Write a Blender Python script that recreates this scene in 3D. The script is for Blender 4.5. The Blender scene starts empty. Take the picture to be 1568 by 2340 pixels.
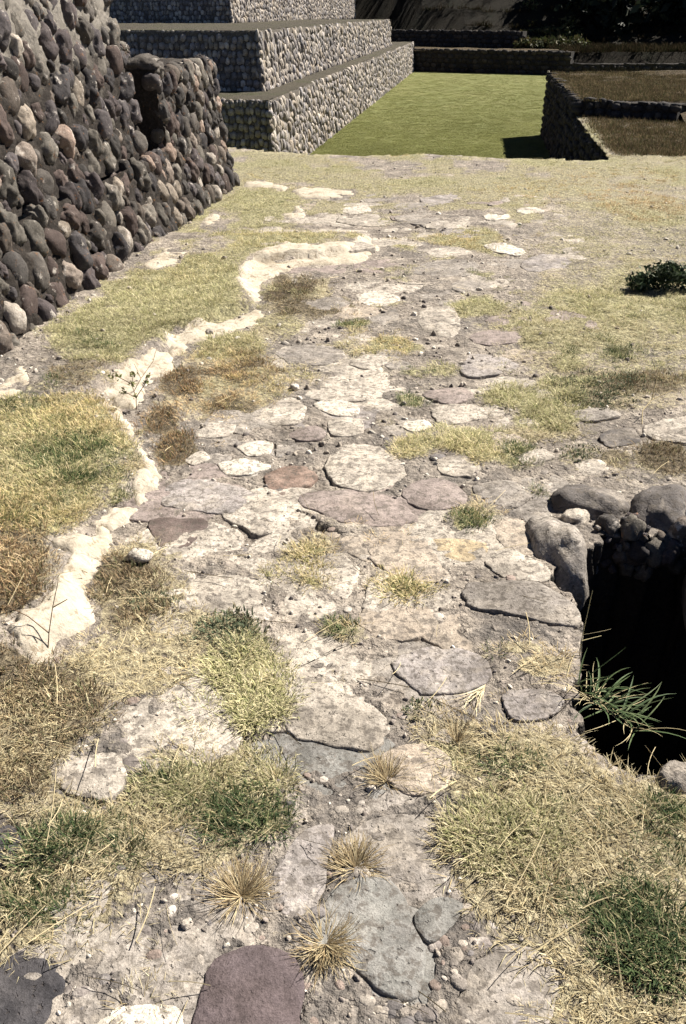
import bpy, bmesh, math, random
import numpy as np
from mathutils import Vector, Matrix, Euler, noise as mnoise

random.seed(11)
rng = np.random.default_rng(11)
SC = bpy.context.scene
COL = SC.collection

# ------------------------------------------------------------------ camera
F = 2079.0                       # focal length in units of a 1568 x 2339 frame
CX, CY = 784.0, 1169.5
HOR = 25.0                       # horizon line in that frame
EYE = 1.55
TH = math.atan((CY - HOR) / F)
cam = bpy.data.cameras.new('camera')
cam.sensor_fit = 'VERTICAL'; cam.sensor_height = 36.0; cam.lens = 36.0 * F / 2339.0
cam.clip_start = 0.05; cam.clip_end = 2000
camo = bpy.data.objects.new('camera', cam); COL.objects.link(camo)
camo.location = (0, 0, EYE); camo.rotation_euler = (math.pi/2 - TH, 0, 0)
SC.camera = camo

# ------------------------------------------------------------------ sky, sun, exposure
SUN_EL, SUN_AZ = math.radians(47), math.radians(33)      # azimuth from +X towards +Y
W = bpy.data.worlds.new('World'); SC.world = W; W.use_nodes = True
wn = W.node_tree.nodes; wn.clear()
sky = wn.new('ShaderNodeTexSky'); sky.sky_type = 'NISHITA'; sky.sun_disc = False
sky.altitude = 3500; sky.air_density = 0.42; sky.dust_density = 0.3; sky.ozone_density = 1.5
sky.sun_elevation = SUN_EL; sky.sun_rotation = math.pi/2 - SUN_AZ
bg = wn.new('ShaderNodeBackground'); bg.inputs[1].default_value = 0.05
wo = wn.new('ShaderNodeOutputWorld')
W.node_tree.links.new(sky.outputs[0], bg.inputs[0]); W.node_tree.links.new(bg.outputs[0], wo.inputs[0])
sl = bpy.data.lights.new('sun', 'SUN'); sl.energy = 5.0; sl.angle = math.radians(0.53); sl.color = (1.0, 0.94, 0.835)
so = bpy.data.objects.new('sun', sl); COL.objects.link(so)
sd = Vector((math.cos(SUN_AZ)*math.cos(SUN_EL), math.sin(SUN_AZ)*math.cos(SUN_EL), math.sin(SUN_EL)))
so.rotation_euler = sd.to_track_quat('Z', 'Y').to_euler(); so.location = sd*30
SC.view_settings.view_transform = 'Standard'; SC.view_settings.look = 'None'
SC.view_settings.exposure = 1.25; SC.view_settings.gamma = 1.0
SC.view_settings.use_curve_mapping = False
SC.cycles.max_bounces = 3; SC.cycles.diffuse_bounces = 1; SC.cycles.glossy_bounces = 1; SC.cycles.transmission_bounces = 2
SC.cycles.caustics_reflective = False; SC.cycles.caustics_refractive = False
SC.cycles.use_adaptive_sampling = True; SC.cycles.adaptive_threshold = 0.03

# ------------------------------------------------------------------ measuring helpers
ct, st = math.cos(TH), math.sin(TH)
def ray(px, py):
    dx, dy = (px - CX)/F, (CY - py)/F
    return Vector((dx, ct + dy*st, -st + dy*ct))
def at(px, py, z=0.0):                       # point on the level z seen at that place of the photograph
    r = ray(px, py); t = (z - EYE)/r.z
    return Vector((r.x*t, r.y*t, z))
def atY(px, py, Y):
    r = ray(px, py); t = Y/r.y
    return Vector((r.x*t, Y, EYE + r.z*t))
def at_plane(px, py, p, n):
    r = ray(px, py); c = Vector((0, 0, EYE)); t = (p - c).dot(n)/r.dot(n)
    return c + r*t
def to_px(x, y, z=0.0):
    Z = z - EYE
    d = y*ct - Z*st; u = y*st + Z*ct
    return CX + F*x/d, CY - F*u/d

# ------------------------------------------------------------------ numpy noise
PERM = rng.permutation(512).astype(np.int64); RV = rng.random(512)
def vnoise(x, y, s=0):
    x = np.asarray(x, float) + s*17.31; y = np.asarray(y, float) + s*9.77
    xi = np.floor(x).astype(np.int64); yi = np.floor(y).astype(np.int64)
    fx = x - xi; fy = y - yi; fx = fx*fx*(3-2*fx); fy = fy*fy*(3-2*fy)
    def h(a, b): return RV[(PERM[(a + PERM[b % 512]) % 512])]
    return ((h(xi, yi)*(1-fx) + h(xi+1, yi)*fx)*(1-fy) + (h(xi, yi+1)*(1-fx) + h(xi+1, yi+1)*fx)*fy)*2 - 1
def fbm(x, y, o=4, s=0, g=0.5):
    a = 1.0; t = 0; r = 0
    for k in range(o):
        r = r + a*vnoise(x*2**k, y*2**k, s+k); t += a; a *= g
    return r/t
def sstep(a, b, x):
    t = np.clip((np.asarray(x, float) - a)/(b - a), 0, 1); return t*t*(3-2*t)
def inpoly(x, y, poly):
    x = np.asarray(x, float); y = np.asarray(y, float); r = np.zeros(x.shape, bool)
    n = len(poly)
    for i in range(n):
        x1, y1 = poly[i][0], poly[i][1]; x2, y2 = poly[(i+1) % n][0], poly[(i+1) % n][1]
        if y1 == y2: continue
        c = ((y1 > y) != (y2 > y)) & (x < (x2-x1)*(y-y1)/(y2-y1) + x1); r ^= c
    return r

# ------------------------------------------------------------------ object helpers
def tag(o, label=None, cat=None, group=None, kind=None):
    if label: o['label'] = label
    if cat: o['category'] = cat
    if group: o['group'] = group
    if kind: o['kind'] = kind
    return o
def link(name, me, mat=None, parent=None, loc=None):
    o = bpy.data.objects.new(name, me); COL.objects.link(o)
    if mat is not None and me is not None and not me.materials: me.materials.append(mat)
    if parent is not None: o.parent = parent
    if loc is not None: o.location = loc
    return o
def mesh(name, v, f, smooth=True):
    me = bpy.data.meshes.new(name); me.from_pydata([tuple(map(float, p)) for p in v], [], [tuple(map(int, q)) for q in f]); me.update()
    if smooth: me.polygons.foreach_set('use_smooth', [True]*len(me.polygons))
    return me
def empty(name, loc=(0, 0, 0)):
    o = bpy.data.objects.new(name, None); COL.objects.link(o); o.location = loc; o.empty_display_size = 0.1
    return o

# ------------------------------------------------------------------ materials
class NT:
    def __init__(s, name):
        s.m = bpy.data.materials.new(name); s.m.use_nodes = True
        s.t = s.m.node_tree; s.t.nodes.clear()
        s.o = s.n('ShaderNodeOutputMaterial'); s.b = s.n('ShaderNodeBsdfPrincipled')
        s.b.inputs['Roughness'].default_value = 0.9; s.b.inputs['Specular IOR Level'].default_value = 0.15
        s.l(s.b.outputs[0], s.o.inputs[0])
    def n(s, k): return s.t.nodes.new(k)
    def l(s, a, b): s.t.links.new(a, b)
    def pos(s):
        return s.n('ShaderNodeNewGeometry').outputs['Position']
    def obj(s): return s.n('ShaderNodeTexCoord').outputs['Object']
    def noise(s, vec, scale, detail=5, rough=0.6, dist=0):
        q = s.n('ShaderNodeTexNoise'); q.inputs['Scale'].default_value = scale; q.inputs['Detail'].default_value = detail
        q.inputs['Roughness'].default_value = rough; q.inputs['Distortion'].default_value = dist
        s.l(vec, q.inputs['Vector']); return q.outputs[0]
    def vor(s, vec, scale, feat='F1', rnd=1):
        q = s.n('ShaderNodeTexVoronoi'); q.feature = feat; q.inputs['Scale'].default_value = scale
        q.inputs['Randomness'].default_value = rnd
        s.l(vec, q.inputs['Vector']); return q.outputs['Distance']
    def ramp(s, fac, stops, interp='LINEAR'):
        q = s.n('ShaderNodeValToRGB'); q.color_ramp.interpolation = interp
        e = q.color_ramp.elements
        while len(e) < len(stops): e.new(0.5)
        for k, (p, c) in enumerate(stops):
            e[k].position = p
            e[k].color = (c, c, c, 1) if not isinstance(c, tuple) else (*c, 1)
        s.l(fac, q.inputs[0]); return q.outputs[0]
    def mix(s, fac, a, b, mode='MIX'):
        q = s.n('ShaderNodeMix'); q.data_type = 'RGBA'; q.blend_type = mode
        if isinstance(fac, (int, float)): q.inputs[0].default_value = fac
        else: s.l(fac, q.inputs[0])
        for k, c in ((6, a), (7, b)):
            if isinstance(c, tuple): q.inputs[k].default_value = (*c, 1)
            else: s.l(c, q.inputs[k])
        return q.outputs[2]
    def math(s, op, a, b=0.0):
        q = s.n('ShaderNodeMath'); q.operation = op
        for k, c in ((0, a), (1, b)):
            if isinstance(c, (int, float)): q.inputs[k].default_value = c
            else: s.l(c, q.inputs[k])
        return q.outputs[0]
    def attr(s, name, kind='GEOMETRY', out='Fac'):
        q = s.n('ShaderNodeAttribute'); q.attribute_name = name; q.attribute_type = kind
        return q.outputs[out]
    def bump(s, h, dist, strength=1.0, prev=None):
        q = s.n('ShaderNodeBump'); q.inputs['Strength'].default_value = strength; q.inputs['Distance'].default_value = dist
        s.l(h, q.inputs['Height'])
        if prev is not None: s.l(prev, q.inputs['Normal'])
        return q.outputs[0]
    def done(s, col, nrm=None):
        s.l(col, s.b.inputs['Base Color'])
        if nrm is not None: s.l(nrm, s.b.inputs['Normal'])
        return s.m

def stone_mat(name, cols, rand='object', pit=1.0, lichen=0.0, pale=0.0, spread=0.25, crust=0.0):
    m = NT(name); p = m.pos()
    if rand == 'object': r = m.n('ShaderNodeObjectInfo').outputs['Random']
    elif rand == 'island': r = m.n('ShaderNodeNewGeometry').outputs['Random Per Island']
    else: r = None
    if r is not None:
        k = len(cols); base = m.ramp(r, [((i)/k, c) for i, c in enumerate(cols)], 'CONSTANT')
        r2 = m.math('FRACT', m.math('MULTIPLY', r, 7.13))
        base = m.mix(1.0, base, m.ramp(r2, [(0, 1-spread), (1, 1+spread)]), 'MULTIPLY')
    else:
        base = m.mix(m.ramp(m.noise(p, 9, 3), [(0.35, 0), (0.65, 1)]), cols[0], cols[-1])
    n1 = m.noise(p, 18, 4, 0.65); n2 = m.noise(p, 120, 3, 0.75); n3 = m.noise(p, 420, 1, 0.6)
    c = m.mix(1.0, base, m.ramp(n1, [(0.25, 0.55), (0.5, 1.0), (0.75, 1.4)]), 'MULTIPLY')
    c = m.mix(1.0, c, m.ramp(n2, [(0.3, 0.72), (0.5, 1.0), (0.72, 1.22)]), 'MULTIPLY')
    c = m.mix(1.0, c, m.ramp(n3, [(0.3, 0.8), (0.7, 1.2)]), 'MULTIPLY')
    if crust > 0:
        k1 = m.noise(p, 8.5, 4, 0.72, 0.4)
        mo = m.ramp(n2, [(0.3, (0.22, 0.195, 0.17)), (0.55, (0.37, 0.33, 0.285)), (0.75, (0.47, 0.425, 0.365))])
        c = m.mix(m.ramp(k1, [(0.53 - 0.1*crust, 0), (0.64 - 0.1*crust, 0.85*min(1, crust*1.6))]), c, mo)
        c = m.mix(m.ramp(m.noise(p, 40, 3, 0.72), [(0.40, 0.7), (0.49, 0)]), c, (0.10, 0.088, 0.078))
        c = m.mix(m.ramp(m.noise(p, 15, 4, 0.75, 0.6), [(0.52, 0), (0.60, 0.45*min(1, crust*2.2))]), c, (0.13, 0.118, 0.11))
        c = m.mix(1.0, c, m.ramp(m.noise(p, 3.3, 4, 0.7), [(0.36, (0.66, 0.64, 0.62)), (0.5, (0.97, 0.95, 0.93)), (0.66, (1.15, 1.12, 1.07))]), 'MULTIPLY')
    if pale > 0:
        c = m.mix(m.ramp(m.noise(p, 11, 5, 0.7), [(0.62 - 0.12*pale, 0), (0.7 - 0.08*pale, 0.75)]), c, (0.52, 0.47, 0.42))
    if lichen > 0:
        c = m.mix(m.ramp(m.noise(p, 24, 4, 0.7), [(0.62, 0), (0.68, lichen)]), c, (0.30, 0.13, 0.045))
    pits = m.ramp(m.noise(p, 62, 2, 0.6), [(0.30, 0.0), (0.37, 1.0)])
    c = m.mix(m.math('MULTIPLY', m.math('SUBTRACT', 1.0, pits), 0.5*pit), c, (0.06, 0.05, 0.045))
    hgt = m.math('ADD', m.math('MULTIPLY', n1, 0.010), m.math('ADD', m.math('MULTIPLY', pits, 0.004*pit), m.math('MULTIPLY', n2, 0.004)))
    b = m.bump(hgt, 1.0, 0.75)
    return m.done(c, b)

def ground_mat():
    m = NT('pavement_mortar_and_soil'); p = m.pos()
    th = m.attr('thatch'); br = m.attr('brown'); dk = m.attr('dark'); skirt_shade = m.attr('deep')
    n0 = m.noise(p, 2.2, 2, 0.6); n1 = m.noise(p, 9, 4, 0.68, 0.3); n2 = m.noise(p, 42, 4, 0.72); n3 = m.noise(p, 190, 2, 0.65)
    mort = m.ramp(n1, [(0.28, (0.15, 0.132, 0.118)), (0.45, (0.25, 0.22, 0.192)), (0.6, (0.36, 0.32, 0.278)), (0.75, (0.48, 0.43, 0.375))])
    # lumps of aggregate bedded in the mortar, each with a tone of its own
    q = m.n('ShaderNodeTexVoronoi'); q.inputs['Scale'].default_value = 24
    wv = m.n('ShaderNodeVectorMath'); wv.operation = 'ADD'
    nz = m.n('ShaderNodeTexNoise'); nz.inputs['Scale'].default_value = 30; nz.inputs['Detail'].default_value = 1; m.l(p, nz.inputs['Vector'])
    sc = m.n('ShaderNodeVectorMath'); sc.operation = 'SCALE'; sc.inputs[3].default_value = 0.02; m.l(nz.outputs[1], sc.inputs[0])
    m.l(p, wv.inputs[0]); m.l(sc.outputs[0], wv.inputs[1]); m.l(wv.outputs[0], q.inputs['Vector'])
    cs = m.n('ShaderNodeSeparateColor'); m.l(q.outputs['Color'], cs.inputs[0])
    lump = m.ramp(q.outputs['Distance'], [(0.18, 1), (0.42, 0)])
    lc = m.ramp(cs.outputs[0], [(0, (0.16, 0.14, 0.135)), (0.35, (0.30, 0.26, 0.235)), (0.7, (0.36, 0.315, 0.275)), (1, (0.52, 0.47, 0.41))])
    mort = m.mix(m.math('MULTIPLY', lump, m.ramp(n0, [(0.35, 0.25), (0.65, 0.8)])), mort, lc)
    spot = m.ramp(n2, [(0.38, 1), (0.48, 0)])
    mort = m.mix(m.math('MULTIPLY', spot, 0.7), mort, (0.10, 0.085, 0.075))
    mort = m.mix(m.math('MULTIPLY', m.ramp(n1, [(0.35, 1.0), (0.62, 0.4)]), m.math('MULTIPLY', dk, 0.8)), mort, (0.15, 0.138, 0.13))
    mort = m.mix(1.0, mort, m.ramp(m.noise(p, 3.3, 4, 0.7), [(0.36, (0.66, 0.64, 0.62)), (0.5, (0.97, 0.95, 0.93)), (0.66, (1.15, 1.12, 1.07))]), 'MULTIPLY')
    blot = m.ramp(m.noise(p, 15, 4, 0.75, 0.6), [(0.47, 0), (0.57, 1)])
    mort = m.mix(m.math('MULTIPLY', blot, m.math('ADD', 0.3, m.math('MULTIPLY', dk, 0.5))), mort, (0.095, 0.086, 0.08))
    soil = m.ramp(n2, [(0.32, (0.085, 0.068, 0.046)), (0.5, (0.25, 0.213, 0.14)), (0.7, (0.46, 0.41, 0.28))])
    soilb = m.ramp(n2, [(0.3, (0.03, 0.024, 0.018)), (0.5, (0.072, 0.056, 0.039)), (0.72, (0.19, 0.148, 0.1))])
    soil = m.mix(m.attr('green'), soil, m.ramp(n2, [(0.3, (0.085, 0.085, 0.045)), (0.5, (0.215, 0.205, 0.11)), (0.7, (0.40, 0.37, 0.22))]))
    soil = m.mix(br, soil, soilb)
    edge = m.ramp(m.math('ADD', th, m.math('MULTIPLY', m.math('SUBTRACT', n2, 0.5), 1.5)), [(0.3, 0), (0.65, 1)])
    c = m.mix(edge, mort, soil)
    c = m.mix(1.0, c, m.ramp(n3, [(0.28, 0.62), (0.5, 1.0), (0.72, 1.3)]), 'MULTIPLY')
    c = m.mix(skirt_shade, c, m.mix(n2, (0.012, 0.011, 0.011), (0.05, 0.044, 0.038)))  # painted shade: pit and platform-edge skirts are coloured near-black
    h = m.math('ADD', m.math('MULTIPLY', n1, 0.02), m.math('ADD', m.math('MULTIPLY', n2, 0.018), m.math('MULTIPLY', lump, 0.006)))
    return m.done(c, m.bump(h, 1.0, 1.0))

def plaster_mat():
    m = NT('white_lime_plaster'); p = m.pos()
    n1 = m.noise(p, 7, 5, 0.6); n2 = m.noise(p, 60, 5, 0.7); n3 = m.noise(p, 25, 6, 0.7, 0.5)
    c = m.ramp(n1, [(0.3, (0.31, 0.262, 0.20)), (0.45, (0.43, 0.375, 0.30)), (0.75, (0.52, 0.462, 0.382))])
    c = m.mix(m.ramp(n3, [(0.36, 0.85), (0.45, 0)]), c, (0.20, 0.155, 0.105))
    c = m.mix(1.0, c, m.ramp(n2, [(0.3, 0.8), (0.7, 1.12)]), 'MULTIPLY')
    b = m.bump(n1, 0.02, 0.5); b = m.bump(n3, 0.012, 0.6, b); b = m.bump(n2, 0.005, 0.7, b)
    return m.done(c, b)

def wall_mortar_mat(name, dark, light, z0, z1):
    m = NT(name); p = m.pos()
    s = m.n('ShaderNodeSeparateXYZ'); m.l(p, s.inputs[0])
    n1 = m.noise(p, 6, 5, 0.65); n2 = m.noise(p, 45, 5, 0.7); n3 = m.noise(p, 160, 3, 0.7)
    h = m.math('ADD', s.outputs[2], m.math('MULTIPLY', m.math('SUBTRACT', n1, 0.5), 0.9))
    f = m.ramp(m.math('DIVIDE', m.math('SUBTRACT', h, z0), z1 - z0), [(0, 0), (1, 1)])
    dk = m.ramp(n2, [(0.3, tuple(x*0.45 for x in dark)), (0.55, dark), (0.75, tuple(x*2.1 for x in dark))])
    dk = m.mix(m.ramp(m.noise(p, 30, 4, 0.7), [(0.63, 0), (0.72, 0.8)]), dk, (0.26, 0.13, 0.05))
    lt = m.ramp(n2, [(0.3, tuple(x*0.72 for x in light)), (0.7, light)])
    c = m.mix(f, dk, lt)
    b = m.bump(n1, 0.03, 0.6); b = m.bump(n2, 0.015, m.b and 0.8, b); b = m.bump(n3, 0.005, 0.8, b)
    return m.done(c, b)

def blade_mat(name, rough=0.75, trans=0.25):
    m = NT(name)
    c = m.attr('col', 'GEOMETRY', 'Color')
    t = m.attr('tint', 'INSTANCER', 'Fac')
    g = m.attr('warm', 'INSTANCER', 'Fac')
    c = m.mix(1.0, c, m.ramp(t, [(0, 0.55), (0.5, 0.95), (1, 1.4)]), 'MULTIPLY')
    c = m.mix(g, c, m.mix(1.0, c, (1.6, 1.0, 0.62), 'MULTIPLY'))
    m.t.nodes.remove(m.b); m.b = m.n('ShaderNodeBsdfDiffuse'); m.l(c, m.b.inputs[0])
    tr = m.n('ShaderNodeBsdfTranslucent'); m.l(c, tr.inputs[0])
    mx = m.n('ShaderNodeMixShader'); mx.inputs[0].default_value = trans
    m.l(m.b.outputs[0], mx.inputs[1]); m.l(tr.outputs[0], mx.inputs[2]); m.l(mx.outputs[0], m.o.inputs[0])
    return m.m
def leaf_mat(name, trans=0.2):
    m = NT(name); c = m.attr('col', 'GEOMETRY', 'Color')
    m.b.inputs['Roughness'].default_value = 0.6; m.l(c, m.b.inputs['Base Color'])
    tr = m.n('ShaderNodeBsdfTranslucent'); m.l(c, tr.inputs[0])
    mx = m.n('ShaderNodeMixShader'); mx.inputs[0].default_value = trans
    m.l(m.b.outputs[0], mx.inputs[1]); m.l(tr.outputs[0], mx.inputs[2]); m.l(mx.outputs[0], m.o.inputs[0])
    return m.m
def turf_mat(name, cols, bump=0.03):
    m = NT(name); p = m.pos()
    n0 = m.noise(p, 0.7, 5, 0.6); n1 = m.noise(p, 5, 5, 0.7); n2 = m.noise(p, 45, 4, 0.75)
    c = m.ramp(m.math('ADD', m.math('MULTIPLY', n0, 0.55), m.math('MULTIPLY', n1, 0.45)), [(0.33, cols[0]), (0.5, cols[1]), (0.66, cols[2])])
    c = m.mix(1.0, c, m.ramp(n2, [(0.28, 0.5), (0.5, 1.0), (0.72, 1.45)]), 'MULTIPLY')
    b = m.bump(n1, bump*2, 0.6); b = m.bump(n2, bump, 0.9, b)
    return m.done(c, b)

M_ground = ground_mat()
M_plaster = plaster_mat()
M_cobble = stone_mat('river_cobble', [(0.070, 0.058, 0.058), (0.052, 0.047, 0.048), (0.096, 0.079, 0.067), (0.110, 0.099, 0.086), (0.077, 0.068, 0.061), (0.082, 0.062, 0.056), (0.128, 0.114, 0.098), (0.054, 0.049, 0.046), (0.071, 0.062, 0.063)], 'object', 1.0, 0.35, 0.2, 0.3)
M_cobble_pale = stone_mat('pale_cobble', [(0.201, 0.169, 0.138), (0.267, 0.234, 0.201), (0.162, 0.133, 0.113), (0.226, 0.169, 0.138)], 'object', 1.0, 0.2, 0.5)
M_pyr = stone_mat('pyramid_stone', [(0.268, 0.240, 0.218), (0.200, 0.185, 0.178), (0.334, 0.296, 0.256), (0.380, 0.334, 0.290), (0.168, 0.151, 0.146), (0.290, 0.246, 0.200), (0.246, 0.229, 0.229)], 'object', 0.8, 0.1, 0.35, 0.45)
M_pyr_i = stone_mat('pyramid_stone_many', [(0.268, 0.240, 0.218), (0.200, 0.185, 0.178), (0.334, 0.296, 0.256), (0.380, 0.334, 0.290), (0.168, 0.151, 0.146), (0.290, 0.246, 0.200), (0.246, 0.229, 0.229)], 'island', 0.8, 0.1, 0.35, 0.45)
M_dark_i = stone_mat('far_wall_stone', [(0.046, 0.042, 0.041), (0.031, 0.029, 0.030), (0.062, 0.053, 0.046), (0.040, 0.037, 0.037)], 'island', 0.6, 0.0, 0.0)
M_peb = stone_mat('bedded_pebble', [(0.16, 0.14, 0.13), (0.21, 0.185, 0.165), (0.28, 0.245, 0.21), (0.13, 0.118, 0.115), (0.19, 0.15, 0.13), (0.36, 0.32, 0.28)], 'object', 0.7, 0, 0.6)
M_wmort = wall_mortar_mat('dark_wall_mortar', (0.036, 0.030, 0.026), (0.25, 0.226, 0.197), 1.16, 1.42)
M_pmort = wall_mortar_mat('pyramid_mortar', (0.13, 0.115, 0.10), (0.22, 0.19, 0.165), 8, 9)
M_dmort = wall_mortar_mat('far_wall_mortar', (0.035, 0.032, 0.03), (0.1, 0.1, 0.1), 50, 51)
SLAB = {
 'plum': [(0.105, 0.082, 0.082), (0.088, 0.070, 0.073)], 'dark': [(0.045, 0.043, 0.048), (0.065, 0.06, 0.062)],
 'white': [(0.60, 0.555, 0.49), (0.48, 0.44, 0.39)], 'wrough': [(0.46, 0.42, 0.37), (0.33, 0.30, 0.265)],
 'blue': [(0.235, 0.235, 0.225), (0.19, 0.185, 0.18)], 'lav': [(0.335, 0.31, 0.30), (0.26, 0.238, 0.235)],
 'grey': [(0.30, 0.275, 0.25), (0.24, 0.22, 0.205)], 'dgrey': [(0.13, 0.12, 0.118), (0.10, 0.092, 0.09)],
 'tan': [(0.385, 0.33, 0.275), (0.33, 0.285, 0.24)], 'yellow': [(0.43, 0.35, 0.235), (0.37, 0.305, 0.21)],
 'mauve': [(0.285, 0.24, 0.225), (0.24, 0.205, 0.195)], 'red': [(0.21, 0.15, 0.125), (0.25, 0.185, 0.155)],
 'light': [(0.47, 0.43, 0.38), (0.38, 0.345, 0.305)], 'dplum': [(0.14, 0.11, 0.10), (0.115, 0.09, 0.085)]}
M_slab = {k: stone_mat('slab_' + k, v, None, 0.35 if k in ('plum', 'red', 'mauve', 'yellow', 'tan', 'dplum') else 1.0, 0, 0.15 if k in ('lav', 'grey', 'light', 'wrough') else 0.0, 0.25, 0.0 if k in ('plum', 'dark') else (0.1 if k in ('blue', 'mauve', 'red', 'dplum', 'yellow', 'white') else 0.4)) for k, v in SLAB.items()}
M_blade = blade_mat('grass_blades'); M_leaf = leaf_mat('weed_leaves'); M_straw = leaf_mat('dry_stalks', 0.1)
M_lawn = turf_mat('mown_lawn', [(0.135, 0.148, 0.055), (0.155, 0.16, 0.06), (0.175, 0.168, 0.07)])
M_hill = turf_mat('dry_hill_grass', [(0.012, 0.011, 0.007), (0.018, 0.014, 0.009), (0.011, 0.013, 0.006)], 0.12)
M_terr = turf_mat('terrace_dry_grass', [(0.055, 0.045, 0.027), (0.085, 0.062, 0.037), (0.05, 0.05, 0.025)], 0.06)
M_soil = turf_mat('pit_soil', [(0.03, 0.026, 0.022), (0.05, 0.042, 0.034), (0.07, 0.06, 0.05)])
M_ledge = turf_mat('ledge_earth', [(0.05, 0.045, 0.034), (0.075, 0.065, 0.05), (0.05, 0.055, 0.026)])

# ------------------------------------------------------------------ plan of the site
LAWN_Z = -1.2
A = (at(947, 161, LAWN_Z) - at(752, 316, LAWN_Z)).normalized()                 # bearing of the pyramid and plaza
R = Vector((A.y, -A.x, 0))
LAWN_Z = -1.2
band_px = [(850, 548), (800, 590), (740, 600), (600, 607), (555, 640), (590, 700), (400, 770), (390, 800), (262, 880), (240, 925), (305, 1000), (370, 1090), (290, 1140), (215, 1215), (235, 1260), (180, 1340), (200, 1430), (70, 1530), (-60, 1640)]
band_w = [at(*p) for p in band_px]
bY = np.array([p.y for p in band_w])[::-1]; bX = np.array([p.x for p in band_w])[::-1]
pit_px = [(1268, 1288), (1258, 1332), (1312, 1362), (1334, 1425), (1328, 1520), (1310, 1600), (1335, 1690), (1400, 1748), (1455, 1775), (1568, 1752)]
pit_w = [tuple(at(*p)[:2]) for p in pit_px] + [(1.2, 1.42), (1.72, 1.5), (1.78, 2.5)] + [tuple(at(*p)[:2]) for p in [(1560, 1205), (1500, 1222), (1425, 1205), (1352, 1248)]]
edge_px = [(300, 333), (520, 335), (628, 343), (735, 347), (865, 350), (972, 352), (1100, 357), (1190, 357), (1290, 360), (1394, 362)]
edge_w = [at(*p) for p in edge_px]
tr0 = edge_w[-1]; TW0 = at(1318, 262, 0.0)             # right side of the sunken plaza
plaza_w = [tuple(p[:2]) for p in edge_w] + [tuple(TW0[:2]), tuple((TW0 + (TW0 - tr0))[:2]), (-16, 22), (-16, edge_w[0].y)]
crack_px = [[(640, 1163), (690, 1182), (720, 1200), (765, 1222)], [(530, 1268), (575, 1292), (602, 1318), (606, 1345)], [(885, 1512), (930, 1560), (965, 1582), (985, 1600)], [(690, 1540), (760, 1572), (830, 1608)], [(690, 1772), (720, 1785), (755, 1800)], [(620, 1668), (700, 1690), (800, 1712)], [(960, 2110), (975, 2150), (985, 2200), (970, 2270)], [(740, 1010), (700, 1020)], [(1040, 620), (1100, 640), (1130, 660)]]
cracks = [([at(*p) for p in c], w, d) for c, w, d in zip(crack_px, [.016, .010, .008, .006, .007, .006, .008, .01, .02], [.05, .035, .02, .012, .02, .018, .02, .02, .03])]

def gz(x, y, fine=True):
    x = np.asarray(x, float); y = np.asarray(y, float)
    z = 0.022*fbm(x*0.9, y*0.9, 2, 3)
    z = z - 0.022*np.clip((y - 8.5)/2.0, 0, 1)
    bx = np.interp(y, bY, bX)
    side = sstep(-0.02, 0.07, bx - x)*(1 - sstep(7.0, 7.6, y))
    z = z + 0.055*side
    if fine:
        z = z + 0.010*fbm(x*7, y*7, 3, 11) + 0.006*np.abs(fbm(x*19, y*19, 2, 23))
        z = z - 0.010*sstep(0.1, 0.5, fbm(x*5, y*5, 3, 31))*(1 - side)
        for pts, w, d in cracks:
            best = np.full(x.shape, 9.0)
            for a, b in zip(pts[:-1], pts[1:]):
                vx, vy = b.x - a.x, b.y - a.y
                t = np.clip(((x - a.x)*vx + (y - a.y)*vy)/(vx*vx + vy*vy), 0, 1)
                best = np.minimum(best, np.hypot(x - a.x - t*vx, y - a.y - t*vy))
            z = z - d*(1 - sstep(w*0.5, w*1.3, best + 0.004*vnoise(x*60, y*60, 5)))
    return z
def gz1(x, y, fine=False): return float(gz(np.array([x]), np.array([y]), fine)[0])

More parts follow.
